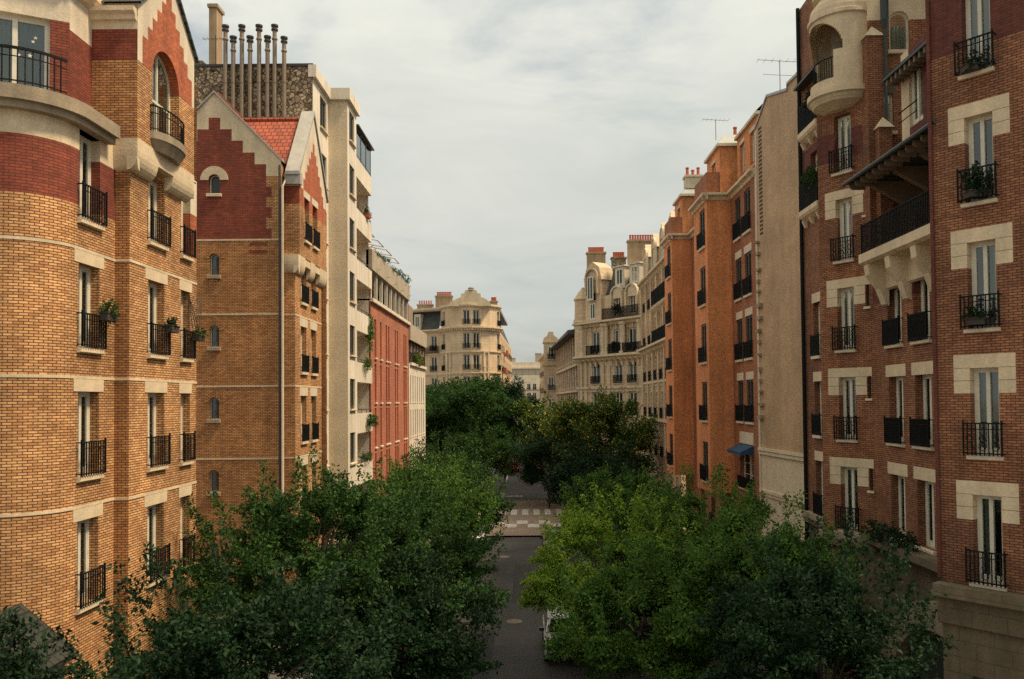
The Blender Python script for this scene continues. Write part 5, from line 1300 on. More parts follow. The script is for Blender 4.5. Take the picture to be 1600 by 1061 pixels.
    for k, (u, z) in enumerate(((2, 17.5), (6, 14.5), (11, 11.5), (11, 17.5), (20, 14))):
        a = MB(); a.prism(fr2, [(u-1.2, z), (u+1.2, z), (u+1.2, z+.8), (u-1.2, z+.8)], -.7, 0); part(t, 'balcony', a, M['terracotta'] if k % 2 else M['stone'])

def build_far_end():
    t = thing('distant_white_building', 'small white building with grey attic closing the far end of the street', 'building', (-2, 300, 0))
    mb = MB(); f = Fr((-1.9, 300), (1, 0)); l = 8.2
    rows = [(1+3.3*i, 3.2+3.3*i) for i in range(5)]
    rows_of(t, mb, f, l, 0, 19.6, [(1.6, 2.9), (3.7, 5.0), (6.2, 7.4)], rows, rd=.3, style='french', gm='glass_o', rail='dense', railp=.3, sill='stone')
    f2 = Fr((-12, 301), (1, 0)); rows_of(t, mb, f2, 10.1, 0, 19.6, [(1+2.4*i, 2.2+2.4*i) for i in range(4)], rows, rd=.3, style='french', gm='glass_o', sill='stone')
    part(t, 'wall', mb, M['stone_w'])
    u = MB(); fu = Fr((-12, 302.2), (1, 0)); u.box(fu, 0, 18.3, 0, 6, 19.6, 22.0); u.box(fu, 3.5, 18.3, -.05, 0, 19.8, 21.9, skip='k'); part(t, 'attic', u, M['grey'])
    b = MB(); b.box(fu, 0, 18.6, -.6, 6, 22.0, 22.5); b.box(fu, .5, 18, .5, 6, 22.5, 24.4); part(t, 'roof', b, M['stone_w'])
    for i in range(7): window(t, fu, 1+2.4*i, 2.4+2.4*i, 20, 21.7, -.07, 'french', gm='glass_o', sill=None, fm='frame')
    stack(t, 2.8, 5.2, 303, 304, 24, 27.6, 0, 'grey'); stack(t, -7, -4.5, 304, 305, 24, 26.0, 0, 'grey'); stack(t, -10, -9, 304, 305, 24, 25.6, 0, 'grey')
    for z in (4, 7.4, 10.7, 14.0):
        c = MB(); c.box(f, 0, l, -.25, 0, z, z+.25); part(t, 'cornice', c, M['stone_grey'])
# ================================================================ foliage
def leaves_mesh(name, pos, dirs, nrm, size, mat, aspect=.52):
    n = len(pos); pos = np.asarray(pos); dirs = np.asarray(dirs); nrm = np.asarray(nrm)
    dirs = dirs/np.linalg.norm(dirs, axis=1, keepdims=True)
    side = np.cross(dirs, nrm); side /= np.linalg.norm(side, axis=1, keepdims=True)+1e-9
    up = np.cross(side, dirs); s = np.asarray(size)[:, None]
    v = np.empty((n, 4, 3))
    v[:, 0] = pos; v[:, 1] = pos+dirs*s*.45+side*s*aspect*.5+up*s*.08; v[:, 2] = pos+dirs*s-up*s*.06; v[:, 3] = pos+dirs*s*.45-side*s*aspect*.5+up*s*.08
    me = bpy.data.meshes.new(name); me.vertices.add(4*n); me.loops.add(4*n); me.polygons.add(n)
    me.vertices.foreach_set('co', v.ravel()); me.loops.foreach_set('vertex_index', np.arange(4*n, dtype=np.int32))
    me.polygons.foreach_set('loop_start', np.arange(0, 4*n, 4, dtype=np.int32))
    me.materials.append(mat); me.update(calc_edges=True); return me
def spray(rg, centres, axes, per, spread, length):
    """leafy twigs: leaves strung along each axis from each centre"""
    k = len(centres); c = np.repeat(centres, per, 0); a = np.repeat(axes, per, 0); t = rg.random((k*per, 1))
    p = c+a*(t-.35)*length+rg.normal(0, spread, (k*per, 3))*np.array([1, 1, .62])*(1.1-.45*t)
    d = a*.6+rg.normal(0, .7, (k*per, 3)); d[:, 2] -= .15
    nn = rg.normal(0, .55, (k*per, 3)); nn[:, 2] += .85
    return p, d, nn
def crown_shape(seed, R_, rz, zc, n_cl, squash=.35):
    rg = np.random.default_rng(seed)
    lob = rg.normal(0, 1, (16, 3)); lob /= np.linalg.norm(lob, axis=1, keepdims=True); amp = rg.uniform(.14, .42, 16)
    # boughs on the lobed outline, each a flattened tier of leafy twigs
    nb = max(22, n_cl//13); d = rg.normal(0, 1, (nb, 3)); d /= np.linalg.norm(d, axis=1, keepdims=True)
    k = .72+sum(a*np.exp(-((1-d@l)/.075)) for a, l in zip(amp, lob))-.08*rg.random(nb)
    rad = (.5+.5*rg.random(nb)**.6)*k
    c = d*rad[:, None]*np.array([R_, R_, rz])
    per = int(round(n_cl/nb)); bs = R_*rg.uniform(.17, .34, (nb, 1))
    off = rg.normal(0, 1, (nb, per, 3)); off /= np.linalg.norm(off, axis=2, keepdims=True); off *= rg.random((nb, per, 1))**.45
    off = off*bs[:, None]*np.array([1, 1, .5]); off[:, :, 2] -= .35*np.linalg.norm(off[:, :, :2], axis=2)**1.5
    p = (c[:, None]+off).reshape(-1, 3); dd = np.repeat(d, per, 0)
    low = p[:, 2] < 0; p[low, 2] *= (1-squash); p[:, 2] += zc
    o2 = off.reshape(-1, 3); ax = dd*.5+o2/(np.linalg.norm(o2, axis=1, keepdims=True)+1e-6)*.8+rg.normal(0, .3, p.shape); ax[:, 2] += .3; ax /= np.linalg.norm(ax, axis=1, keepdims=True)
    return rg, p, ax
def trunk_mesh(seed, h, R_, zc, pts):
    rr = random.Random(seed); b = MB()
    top = (rr.uniform(-.3, .3), rr.uniform(-.3, .3), zc+.4)
    b.tube([(0, 0, -.1), (.03, .02, .5), (rr.uniform(-.12, .12), rr.uniform(-.12, .12), zc*.5), top], [.2, .16, .13, .05], 8)
    idx = list(range(len(pts))); rr.shuffle(idx)
    for i in idx[:26]:
        e = Vector(pts[i]); s = Vector((0, 0, 0)).lerp(Vector(top), rr.uniform(.5, .95)); s.z = zc*.42+(top[2]-zc*.42)*rr.uniform(.1, .9); s.x = top[0]*.5; s.y = top[1]*.5
        m = s.lerp(e, .5)+Vector((rr.uniform(-.2, .2), rr.uniform(-.2, .2), rr.uniform(.1, .35)))
        b.tube([s, m, e], [.06, .035, .012], 5, caps=False)
    return b.mesh('trunk', M['bark'])
def tree_data(seed, R_, top, base, mat, n_cl=520, per=130, size=.125, spread=.13, length=.6):
    zc = base+(top-base)*.5; rz = (top-base)*.5
    rg, p, ax = crown_shape(seed, R_, rz, zc, n_cl)
    q, d, nn = spray(rg, p, ax, per, spread, length)
    # longer leafy shoots breaking the outline
    m = 46; dd = rg.normal(0, 1, (m, 3)); dd[:, 2] = np.abs(dd[:, 2])*.9+.1; dd /= np.linalg.norm(dd, axis=1, keepdims=True)
    pp = dd*np.array([R_, R_, rz])*rg.uniform(.86, 1.08, (m, 1)); pp[:, 2] += zc; aa = dd*.6; aa[:, 2] += .7; aa += rg.normal(0, .2, (m, 3)); aa /= np.linalg.norm(aa, axis=1, keepdims=True)
    q2, d2, n2 = spray(rg, pp, aa, int(per*.75), .11*(size/.125), 1.15); q, d, nn = np.vstack([q, q2]), np.vstack([d, d2]), np.vstack([nn, n2])
    cr = leaves_mesh('crown', q, d, nn, rg.uniform(.7, 1.25, len(q))*size, M[mat])
    return trunk_mesh(seed, top, R_, zc, p), cr
def tree(label, x, y, data, s=1.0, rz=0, group='street trees'):
    t = thing('street_tree', label, 'tree', (x, y, .1), rz, group)
    for nme, me in zip(('trunk', 'crown'), data):
        o = link(nme, me, t); o.scale = (s, s, s)
    return t
def build_trees():
    D = tree_data
    g = 'street trees'
    near = [
     ('dense dark green tree lowest on the left, beneath the rounded brick corner', -6.0, 16.6, D(1, 3.1, 6.5, 1.0, 'leaf_d')),
     ('small dark tree at the bottom left beside the stone porch roof', -9.9, 14.4, D(2, 1.3, 5.6, 2.4, 'leaf_d', 180)),
     ('broad dark green tree in front of the stepped gable wall', -6.4, 24.9, D(3, 3.8, 7.9, 1.2, 'leaf_g', 640)),
     ('low dark tree at the left edge of the road, nearest the bottom of the picture', -3.7, 22.6, D(16, 2.6, 5.0, .7, 'leaf_d', 420)),
     ('dark green tree before the white balcony block, overhanging the road', -4.6, 31.6, D(4, 3.3, 6.2, .8, 'leaf_g', 520)),
     ('mid green tree hiding the foot of the white balcony block', -4.5, 38.8, D(17, 3.2, 7.3, 1.0, 'leaf_l', 420, 110, .14)),
     ('dark broad tree on the right in front of the stone arch', 6.5, 18.6, D(5, 2.4, 6.5, 1.0, 'leaf_d', 420)),
     ('green tree with a pointed top below the tan side wall', 6.6, 24.6, D(6, 3.3, 6.4, 1.0, 'leaf_l', 600)),
     ('low green tree at the right edge of the road near the bottom of the picture', 3.4, 26.2, D(18, 2.9, 5.0, .5, 'leaf_l', 460)),
     ('bright yellow-green tree leaning over the right edge of the road', 3.25, 30.2, D(7, 3.0, 6.1, .8, 'leaf_y', 460)),
     ('light green tree between the yellow-green tree and the orange bays', 6.6, 31.2, D(8, 3.2, 6.6, 1.0, 'leaf_l', 520)),
     ('mid green tree behind the yellow-green one on the right', 4.6, 38.4, D(9, 3.4, 6.3, 1.0, 'leaf_l', 420, 110, .14)),
    ]
    for i, (l, x, y, d) in enumerate(near): tree(l, x, y, d, group=g)
    far_g = D(11, 3.3, 7.5, 1.2, 'leaf_g', 380, 90, .17, .26); far_d = D(12, 3.3, 7.6, .7, 'leaf_d', 380, 90, .18, .26)
    ches = D(13, 4.5, 10.4, 2.0, 'leaf_c', 520, 90, .24, .34, .9); big = D(14, 5.2, 12.0, 2.2, 'leaf_g', 620, 95, .26, .4, 1.0); bigd = D(15, 3.2, 12.6, 2.5, 'leaf_d', 400, 90, .28, .4, .9)
    for l, x, y, d, s, r in (
     ('rounded dark tree under the terracotta block', -4.6, 47.0, far_g, 1.0, 0),
     ('dark tree at the left end of the raised crossing', -5.7, 56.0, far_d, .92, 1),
     ('dark tree on the right kerb behind the light green trees', 5.0, 45.5, far_d, .92, 2.6),
     ('dark tree on the right kerb before the crossing', 4.4, 53.5, far_d, .98, 2),
     ('tall chestnut with yellowing leaf tips before the ornate corner building', 6.0, 69.0, ches, 1.0, 0),
     ('chestnut with yellowing tips nearest the far street gap', 3.3, 83.0, ches, .98, 2.1),
     ('dark tree past the raised crossing on its left side', -4.9, 80.0, far_g, 1.05, 3),
     ('low dark tree past the raised crossing on its right side', 1.9, 76.0, far_d, 1.0, 4),
     ('huge dark tree in front of the rounded stone corner building', -6.9, 84.0, big, 1.0, 0),
     ('dark tree beside the huge one on its street side', -2.9, 100.0, bigd, 1.0, 0),
     ('dark tree filling the gap behind the terracotta block', -9.6, 92.0, big, .95, 2.0),
    ): tree(l, x, y, d, s, r, g)

def plant(name, label, x, y, z, rx, rz_, n, mat='leaf_g', box=None, size=.1, pot='pot', seed=0, group='plants on the balconies', flowers=0, hang=0, cat='plant'):
    t = thing(name, label, cat, (x, y, z), 0, group); rg = np.random.default_rng(seed)
    c = rg.normal(0, 1, (n, 3)); c /= np.linalg.norm(c, axis=1, keepdims=True); c *= (rg.random((n, 1))**.45)*np.array([rx[0], rx[1], rz_]); c[:, 2] += rz_*.7-hang
    ax = c/np.linalg.norm(c, axis=1, keepdims=True); q, d, nn = spray(rg, c, ax, 9, .05, .2)
    link('foliage', leaves_mesh('foliage', q, d, nn, rg.uniform(.7, 1.2, len(q))*size, M[mat]), t)
    if flowers:
        c2 = c[:flowers]+np.array([0, 0, .04]); q, d, nn = spray(rg, c2, ax[:flowers], 6, .03, .05); link('flower', leaves_mesh('flower', q, d, nn, np.full(len(q), .07), M['flower'], .9), t)
    if box:
        b = MB(); w, dd, h = box; b.box(ID, -w/2, w/2, -dd/2, dd/2, -h*.3, h*.7); b.box(ID, -w/2-.015, w/2+.015, -dd/2-.015, dd/2+.015, h*.55, h*.7); link('planter', b.mesh('planter', M[pot]), t)
    return t

# ================================================================ street
def build_street():
    def sheet(name, x0, x1, y0, y1, z, mat, kind='structure'):
        b = MB(); b.face(((x0, y0, z), (x1, y0, z), (x1, y1, z), (x0, y1, z))); return tag(link(name, b.mesh(name, M[mat])), kind=kind)
    sheet('ground', -900, 900, -300, 1500, -.02, 'ground')
    sheet('road', -5.0, 3.3, -40, 310, 0, 'asphalt')
    for nme, x0, x1 in (('left_pavement', -30, -5.0), ('right_pavement', 3.3, 30)):
        for y0, y1 in ((-40, 61), (82, 310)):
            b = MB(); b.box(ID, x0, x1, y0, y1, -.05, .13); tag(link(nme, b.mesh(nme, M['pavement'])), kind='structure')
            k = MB(); xx = -5.0 if x0 < 0 else 3.3; k.box(ID, xx-.01 if x0 < 0 else xx-.14, xx+.14 if x0 < 0 else xx+.01, y0, y1, -.05, .136); tag(link('kerb', k.mesh('kerb', M['kerb'])), kind='structure')
    sheet('raised_crossing', -30, 30, 60.6, 82.2, .12, 'paving')
    b = MB()
    for r in range(2):
        for i in range(9):
            if (i+r) % 2: b.face([(x, y, .124) for x, y in ((-4.6+.9*i, 64.5+1.9*r), (-3.7+.9*i, 64.5+1.9*r), (-3.7+.9*i, 66.3+1.9*r), (-4.6+.9*i, 66.3+1.9*r))])
    tag(link('checker_marking', b.mesh('checker_marking', M['paint'])), kind='structure')
    b = MB()
    for i in range(8): x = -4.6+1.0*i; b.face([(x, 71.6, .124), (x+.55, 71.6, .124), (x+.55, 75.2, .124), (x, 75.2, .124)])
    tag(link('zebra_marking', b.mesh('zebra_marking', M['paint'])), kind='structure')
    b = MB(); b.face([(-4, 86.5, .008), (-.6, 86.5, .008), (-.6, 87.0, .008), (-4, 87.0, .008)]); b.face([(-2.9, 95, .008), (-2.75, 95, .008), (-2.75, 110, .008), (-2.9, 110, .008)]); tag(link('road_marking', b.mesh('road_marking', M['paint'])), kind='structure')
    b = MB(); b.face([(-.9, 41, .005), (.6, 41, .005), (.6, 50.5, .005), (-.9, 50.5, .005)]); b.face([(-2.4, 28.5, .005), (-1.5, 28.5, .005), (-1.5, 36, .005), (-2.4, 36, .005)]); tag(link('road_patch', b.mesh('road_patch', M['patch'])), kind='structure')
    for i, (x, y) in enumerate(((-.7, 37.5), (-1.6, 53.0))):
        b = MB(); b.face([(x+.36*math.cos(a*math.pi/12), y+.36*math.sin(a*math.pi/12), .009) for a in range(24)])
        for k in range(-2, 3): b.face([(x-.25, y+.11*k-.02, .0125), (x+.25, y+.11*k-.02, .0125), (x+.25, y+.11*k+.02, .0125), (x-.25, y+.11*k+.02, .0125)])
        tag(link('manhole_cover', b.mesh('manhole_cover', M['flue'])), ('round metal manhole cover in the road nearer the camera', 'round metal manhole cover in the road just before the crossing')[i], 'manhole')
    for i, (x, y, lab) in enumerate(((-3.55, 63.0, 'dark metal post on the left corner of the raised crossing, nearer of two'), (-3.75, 69.5, 'dark metal post on the left corner of the raised crossing, farther of two'))):
        t = thing('street_post', lab, 'post', (x, y, .12), 0, 'posts by the crossing')
        b = MB(); b.lathe((0, 0, 0), [(.1, 0), (.1, .25), (.05, .3), (.045, 2.5), (.07, 2.55), (.01, 2.65)], 8); link('pole', b.mesh('pole', M['iron']), t)
        b = MB(); b.box(ID, -.22, .22, -.06, -.045, 1.9, 2.35); link('sign_plate', b.mesh('sign_plate', M['flue']), t)

def car_meshes(paint, L_=4.1, van=False):
    import bmesh
    W = .86; h = 1.48 if not van else 2.25
    lower = [(-L_/2, .32), (-L_/2, .72), (-L_/2+.12, .88), (-L_/2+.9, .98), (L_/2-.35, 1.0), (L_/2-.06, .92), (L_/2, .7), (L_/2, .32)]
    cab = [(-L_/2+.85, .96), (-L_/2+1.55, h-.06), (-L_/2+1.9, h), (L_/2-.75, h), (L_/2-.5, h-.06), (L_/2-.16, .98)]
    bm = bmesh.new()
    def ext(o, w0, w1, z0, z1):
        f = lambda z: w0+(w1-w0)*min(1, max(0, (z-z0)/(z1-z0)))
        a = [bm.verts.new((-f(z), y, z)) for y, z in o]; b = [bm.verts.new((f(z), y, z)) for y, z in o]; n = len(o)
        bm.faces.new(a); bm.faces.new(b[::-1])
        for i in range(n): bm.faces.new((a[i], b[i], b[(i+1) % n], a[(i+1) % n]))
    ext(lower, W, W-.02, .3, 1.0); ext(cab, W-.04, W-.2, .96, h)
    bmesh.ops.recalc_face_normals(bm, faces=bm.faces); bmesh.ops.bevel(bm, geom=bm.edges[:], offset=.05, segments=2, affect='EDGES', clamp_overlap=True)
    me = bpy.data.meshes.new('body'); bm.to_mesh(me); bm.free(); me.materials.append(M[paint])
    for p in me.polygons: p.use_smooth = True
    g = MB(); z0, z1 = 1.02, h-.1
    xs = lambda z: W-.04-.16*(z-.96)/(h-.96)+.012
    ys = [(-L_/2+.98, -L_/2+1.62), (.15, .15), (.22, .22), (L_/2-.4, L_/2-.62)]
    gl = {}
    for s in (-1, 1):
        for a, b in ((0, 1), (2, 3)):
            m = MB(); m.face([(s*xs(z0), ys[a][0], z0), (s*xs(z0), ys[b][0], z0), (s*xs(z1), ys[b][1], z1), (s*xs(z1), ys[a][1], z1)]); gl[(s, a)] = m.mesh('side_window', M['glass_o'])
    ws = MB(); y0, y1 = -L_/2+.85, -L_/2+1.55; q = lambda k: (y0+(y1-y0)*k-.03, .96+(h-.06-.96)*k+.02)
    ws.face([(-.66, *q(.1)), (.66, *q(.1)), (.58, *q(.92)), (-.58, *q(.92))]); wsm = ws.mesh('windscreen', M['glass_o'])
    rw = MB(); y0, y1 = L_/2-.16, L_/2-.5; q = lambda k: (y0+(y1-y0)*k+.03, .98+(h-.06-.98)*k+.02)
    rw.face([(-.62, *q(.15)), (.62, *q(.15)), (.56, *q(.9)), (-.56, *q(.9))]); rwm = rw.mesh('rear_window', M['glass_o'])
    w = MB()
    for r0, x0, r1, x1 in ((.2, -.1, .31, -.1), (.31, -.1, .33, -.06), (.33, -.06, .33, .06), (.33, .06, .31, .1), (.31, .1, .2, .1)):
        for k in range(14):
            a, b = 2*math.pi*k/14, 2*math.pi*(k+1)/14; w.face([(x0, r0*math.cos(a), r0*math.sin(a)), (x0, r0*math.cos(b), r0*math.sin(b)), (x1, r1*math.cos(b), r1*math.sin(b)), (x1, r1*math.cos(a), r1*math.sin(a))])
    wm = w.mesh('tyre', M['rubber']); rm = MB()
    for sx in (-.085, .085): rm.face([(sx, .2*math.cos(2*math.pi*k/12), .2*math.sin(2*math.pi*k/12)) for k in range(12)])
    rim = rm.mesh('rim', M['paint_grey'])
    def light(mat, nme, y, z, ww, hh):
        b = MB(); b.box(ID, -ww/2, ww/2, -.03, .03, -hh/2, hh/2); return b.mesh(nme, M[mat])
    return me, gl, wsm, rwm, wm, rim, light('lamp_w', 'headlight', 0, 0, .34, .14), light('lamp_r', 'tail_light', 0, 0, .2, .24), W, L_
def car(name, label, x, y, paint, rz=0, van=False, cat='car', L_=4.1):
    me, gl, ws, rw, wm, rim, hl, tl, W, L_ = cached(('car', paint, van, L_), lambda: car_meshes(paint, L_, van))
    t = thing(name, label, cat, (x, y, .01), rz, 'cars parked along the street'); link('body', me, t)
    for m in gl.values(): link('side_window', m, t)
    link('windscreen', ws, t); link('rear_window', rw, t)
    for sx in (-1, 1):
        for yy in (-L_/2+.8, L_/2-.75):
            o = link('wheel', wm, t, (sx*(W-.08), yy, .33)); link('rim', rim, o)
        link('headlight', hl, t, (sx*.6, -L_/2+.02, .68)); link('tail_light', tl, t, (sx*.68, L_/2-.0, .74))
        b = cached('mirror', lambda: (lambda q: (q.box(ID, -.1, .1, -.04, .05, -.06, .07), q.mesh('wing_mirror', M['paint_dark']))[1])(MB())); link('wing_mirror', b, t, (sx*(W+.08), -L_/2+1.35, 1.02))
    return t
def build_cars():
    car('parked_car', 'white hatchback half hidden under the yellow-green tree on the right', 1.4, 33.2, 'paint_white')
    car('parked_car', 'pale grey car parked on the right just before the raised crossing', 1.75, 54.6, 'paint_grey')
    car('parked_car', 'dark car parked on the right behind the white hatchback', 1.85, 39.2, 'paint_dark')
    car('parked_car', 'white car parked on the left just before the raised crossing', -3.95, 57.2, 'paint_white', math.pi)
    car('parked_car', 'dark car parked on the left beneath the dense trees', -3.9, 33.0, 'paint_dark', math.pi)
    car('parked_car', 'small red car far down the street beyond the crossing', -2.2, 117.0, 'paint_red')
    car('parked_van', 'blue van at the far end of the street', 1.6, 285.0, 'paint_blue', 0, True, 'van', 5.0)
    car('parked_car', 'small white car at the far end of the street', -1.0, 205.0, 'paint_white')

def build_plants():
    P = plant
    g = 'plants on the window rails and balconies'
    P('flower_box', 'dark flower box with a few red blooms on the rounded corner window rail', -10.42, 20.35, 12.15, (.14, .22), .24, 34, box=(.2, .5, .2), pot='boxdark', seed=1, flowers=3, group=g, cat='planter')
    P('flower_box', 'dark planter of greenery hung on the right of the middle brick window rail', -10.08, 23.2, 12.1, (.12, .22), .18, 24, 'leaf_d', (.2, .5, .2), pot='boxdark', seed=2, group=g, cat='planter')
    t = thing('trellis', 'crossed wooden trellis standing beside the farthest brick window', 'trellis', (-10.16, 25.0, 11.4), 0)
    b = MB(); f = Fr((0, -.5), (0, 1))
    for i in range(6):
        for s in (-1, 1):
            u0 = -.4+.24*i; b.tube([f(max(0, min(1, u0)), 0, .9+max(0, -u0)), f(max(0, min(1, u0+s*.8)), 0, 1.9)], .012, 4)
    link('lattice', b.mesh('lattice', M['bark']), t)
    P('flower_box', 'small pot of greenery at the foot of the trellis', -10.08, 25.1, 12.0, (.12, .2), .15, 18, box=(.2, .4, .18), pot='boxdark', seed=3, group=g, cat='planter')
    P('ivy_screen', 'tall green ivy screen growing on a white balcony', -9.35, 48.6, 13.3, (.22, .6), 1.1, 110, 'leaf_l', seed=4, size=.12, group=g)
    P('hanging_bush', 'dark bush hanging over a low white balcony parapet', -9.15, 48.2, 9.0, (.3, .8), .4, 80, 'leaf_g', seed=5, size=.12, group=g, hang=.3)
    P('balcony_shrub', 'small shrub on the lowest visible white balcony', -9.4, 47.6, 6.6, (.25, .8), .3, 45, seed=6, size=.12, group=g)
    P('balcony_shrub', 'brownish pot plants on a white balcony above the ivy', -9.3, 47.3, 11.9, (.25, 1.1), .4, 50, 'leaf_c', seed=16, size=.13, group=g)
    P('flower_box', 'potted plant on the top white balcony rail', -9.35, 48.0, 20.95, (.2, .35), .4, 30, seed=7, size=.12, group=g, cat='planter', box=(.25, .6, .25), flowers=5)
    for i in range(8):
        P('rooftop_shrub', ['low shrub on the grey parapet of the terracotta block, nearest the camera', 'second rooftop shrub along the terracotta parapet', 'spindly rooftop shrub on the terracotta parapet', 'rounded rooftop shrub mid-way on the terracotta parapet', 'dark rooftop shrub past the middle of the terracotta parapet', 'upright rooftop shrub near the far end of the terracotta parapet', 'large feathery rooftop shrub near the parapet end', 'last tall rooftop shrub on the terracotta parapet'][i], -9.5, 51.5+1.9*i, 19.2, (.22, .45), .18+.1*(i % 3)+(.25 if i > 5 else 0), 22, seed=20+i, size=.12, group='shrubs on the terracotta block roof')
    P('balcony_plant', 'mixed plants in the gallery of the white slit-window block', -9.3, 69.5, 13.3, (.3, 2.2), .5, 90, 'leaf_c', seed=9, size=.16, group=g, flowers=10)
    D0 = (10.35, 20.7); f = Fr(D0, (.63, -.777))
    for z, lab in ((14.9, 'dense dark greenery filling the large right window rail'), (11.8, 'thin pots of greenery low on the right window rail'), (18.0, 'plants behind the topmost right window rail')):
        p = f(1.1, -.12, z); P('flower_box', lab, p[0], p[1], p[2], (.3, .3), .42 if z == 14.9 else .2, 60 if z == 14.9 else 24, 'leaf_d', (.5, .3, .16), pot='boxdark', seed=int(z*10), group=g, cat='planter')
    P('balcony_shrub', 'green plants trailing over the narrow strip balcony rail', 11.05, 31.6, 18.3, (.16, .8), .45, 70, 'leaf_g', seed=31, size=.12, group=g)
    P('balcony_shrub', 'dark shrub on the upper narrow strip balcony', 11.05, 31.5, 21.3, (.16, .7), .4, 50, 'leaf_d', seed=32, size=.12, group=g)
    P('ledge_plants', 'dark creeper along the stone ledge below the red brick windows', 11.1, 25.4, 5.5, (.35, 1.9), .35, 130, 'leaf_d', seed=33, size=.12, group=g)
    P('roof_shrub', 'green shrub tucked between the orange dormers', 11.0, 50.2, 22.2, (.4, .5), .6, 50, 'leaf_d', seed=34, size=.15, group=g)
    f = Fr((5.8, 92.6), (6.4, -8.9))
    for u, z, lab in ((6.4, 15.3, 'bush on the left long balcony of the ornate corner building'), (8.9, 8.9, 'round bush on a low balcony of the ornate corner building'), (6.9, 19.3, 'tall shrub on the upper terrace of the ornate corner building')):
        p = f(u, -.35, z); P('balcony_shrub', lab, p[0], p[1], p[2], (.5, .4), .6, 50, 'leaf_d', seed=int(u*10), size=.2, group=g)

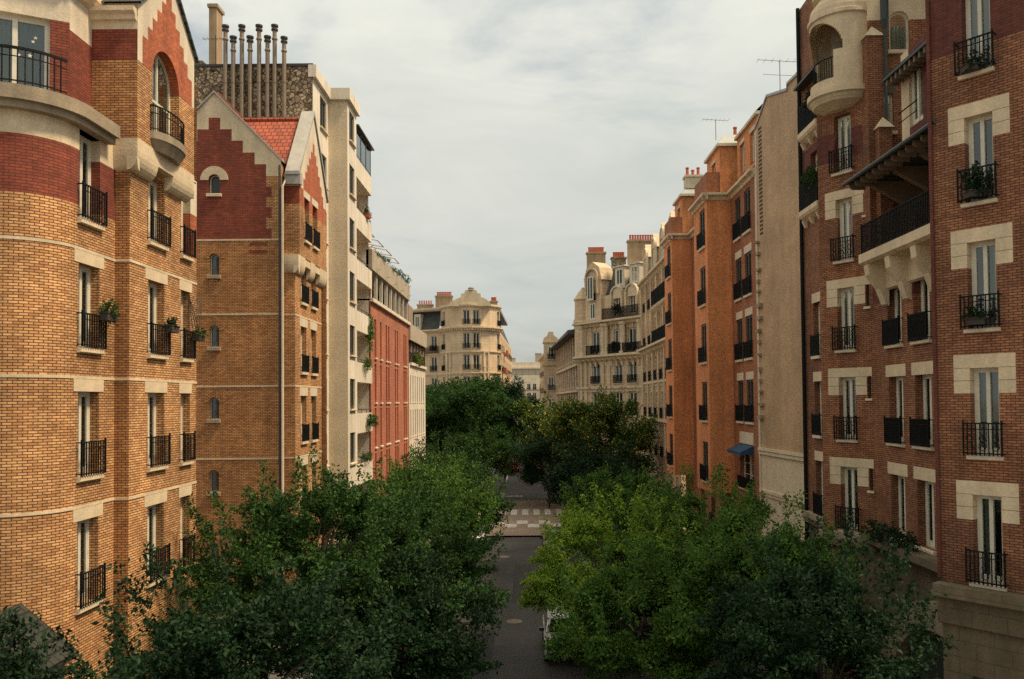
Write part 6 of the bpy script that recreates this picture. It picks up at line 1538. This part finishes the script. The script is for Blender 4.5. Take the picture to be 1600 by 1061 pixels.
# ================================================================ light, sky, camera
def build_light():
    w = bpy.data.worlds.new('World'); SC.world = w; w.use_nodes = True; nt = w.node_tree; bg = nt.nodes['Background']
    el, az = R(58), R(99)     # azimuth measured from +Y towards +X
    sk = N(nt, 'ShaderNodeTexSky', sky_type='NISHITA'); sk.sun_disc = False; sk.sun_elevation = el; sk.sun_rotation = az; sk.air_density = 1.2; sk.dust_density = 2.5
    tc = N(nt, 'ShaderNodeTexCoord'); mp = N(nt, 'ShaderNodeMapping'); mp.inputs['Scale'].default_value = (1, 1, 2.6); L(nt, tc.outputs['Generated'], mp.inputs['Vector'])
    no = N(nt, 'ShaderNodeTexNoise', Scale=2.1, Detail=8.0, Roughness=.58, Distortion=.35); L(nt, mp.outputs[0], no.inputs['Vector'])
    cov = N(nt, 'ShaderNodeMapRange', interpolation_type='SMOOTHSTEP'); cov.inputs['From Min'].default_value = .34; cov.inputs['From Max'].default_value = .52; cov.inputs['To Min'].default_value = .45; L(nt, no.outputs['Fac'], cov.inputs['Value'])
    n2 = N(nt, 'ShaderNodeTexNoise', Scale=3.4, Detail=7.0, Roughness=.6, Distortion=.5)
    m2 = N(nt, 'ShaderNodeMapping'); m2.inputs['Location'].default_value = (3, 1, 5); m2.inputs['Scale'].default_value = (1, 1, 3.2); L(nt, tc.outputs['Generated'], m2.inputs['Vector']); L(nt, m2.outputs[0], n2.inputs['Vector'])
    cr = N(nt, 'ShaderNodeValToRGB'); e = cr.color_ramp.elements; e[0].position = .3; e[0].color = (SKY_LO[0], SKY_LO[1], SKY_LO[2], 1); e[1].position = .68; e[1].color = (SKY_HI[0], SKY_HI[1], SKY_HI[2], 1); L(nt, n2.outputs['Fac'], cr.inputs[0])
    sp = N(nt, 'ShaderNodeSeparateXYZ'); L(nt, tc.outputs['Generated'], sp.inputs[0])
    gz = N(nt, 'ShaderNodeMapRange'); gz.inputs['From Min'].default_value = .0; gz.inputs['From Max'].default_value = 1; gz.inputs['To Min'].default_value = 1.0; gz.inputs['To Max'].default_value = SKY_Z  # sky brightened towards the zenith, added to fill the facades
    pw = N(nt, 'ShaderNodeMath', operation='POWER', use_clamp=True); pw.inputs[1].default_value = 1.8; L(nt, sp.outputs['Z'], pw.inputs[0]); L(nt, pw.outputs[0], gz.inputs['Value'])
    wm = N(nt, 'ShaderNodeMix', data_type='RGBA', blend_type='MULTIPLY'); wm.inputs['B'].default_value = (1, .90, .77, 1); L(nt, pw.outputs[0], wm.inputs['Factor']); L(nt, cr.outputs[0], wm.inputs['A'])  # overhead sky tinted warm to warm the fill light
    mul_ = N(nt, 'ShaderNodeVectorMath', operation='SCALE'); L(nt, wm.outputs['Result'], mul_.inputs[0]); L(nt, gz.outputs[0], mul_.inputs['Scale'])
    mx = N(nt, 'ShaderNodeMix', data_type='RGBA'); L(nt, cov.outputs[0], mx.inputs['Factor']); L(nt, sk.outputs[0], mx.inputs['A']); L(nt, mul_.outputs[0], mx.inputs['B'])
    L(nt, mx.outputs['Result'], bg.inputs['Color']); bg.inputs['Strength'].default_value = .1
    s = bpy.data.lights.new('sun', 'SUN'); s.energy = SUN; s.angle = R(8); s.color = (1, .80, .54); o = bpy.data.objects.new('sun', s); COL.objects.link(o)
    d = Vector((math.sin(az)*math.cos(el), math.cos(az)*math.cos(el), math.sin(el))); o.rotation_euler = d.to_track_quat('Z', 'Y').to_euler(); o.location = (30, -10, 60)
def build_camera():
    c = bpy.data.cameras.new('camera'); o = bpy.data.objects.new('camera', c); COL.objects.link(o); SC.camera = o
    c.sensor_width = 36; c.sensor_fit = 'HORIZONTAL'; c.lens = 36*1280/1600; c.clip_end = 3000; c.clip_start = .1
    c.shift_x = -.01544; c.shift_y = .03936
    p, r = R(1.5), R(.5)
    fwd = Vector((0, math.cos(p), math.sin(p))); u0 = Vector((0, -math.sin(p), math.cos(p))); r0 = Vector((1, 0, 0))
    up = math.cos(r)*u0+math.sin(r)*r0; rt = math.cos(r)*r0-math.sin(r)*u0
    m = Matrix((rt, up, -fwd)).transposed().to_4x4(); m.translation = (0, 0, 10); o.matrix_world = m

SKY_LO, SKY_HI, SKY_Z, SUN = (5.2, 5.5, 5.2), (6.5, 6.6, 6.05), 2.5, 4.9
build_light(); build_camera(); build_street()
build_left_brick(); build_left_gable(); build_left_white(); build_left_terracotta()
build_right_brick(); build_right_orange(); build_right_stone(); build_right_corner(); build_right_far(); build_left_corner(); build_far_end()
build_trees(); build_plants(); build_cars()
vs = SC.view_settings; vs.view_transform = 'Standard'; vs.look = 'None'; vs.exposure = 0.06; vs.gamma = 1
SC.cycles.use_denoising = False
SC.cycles.max_bounces = 6; SC.cycles.transparent_max_bounces = 8
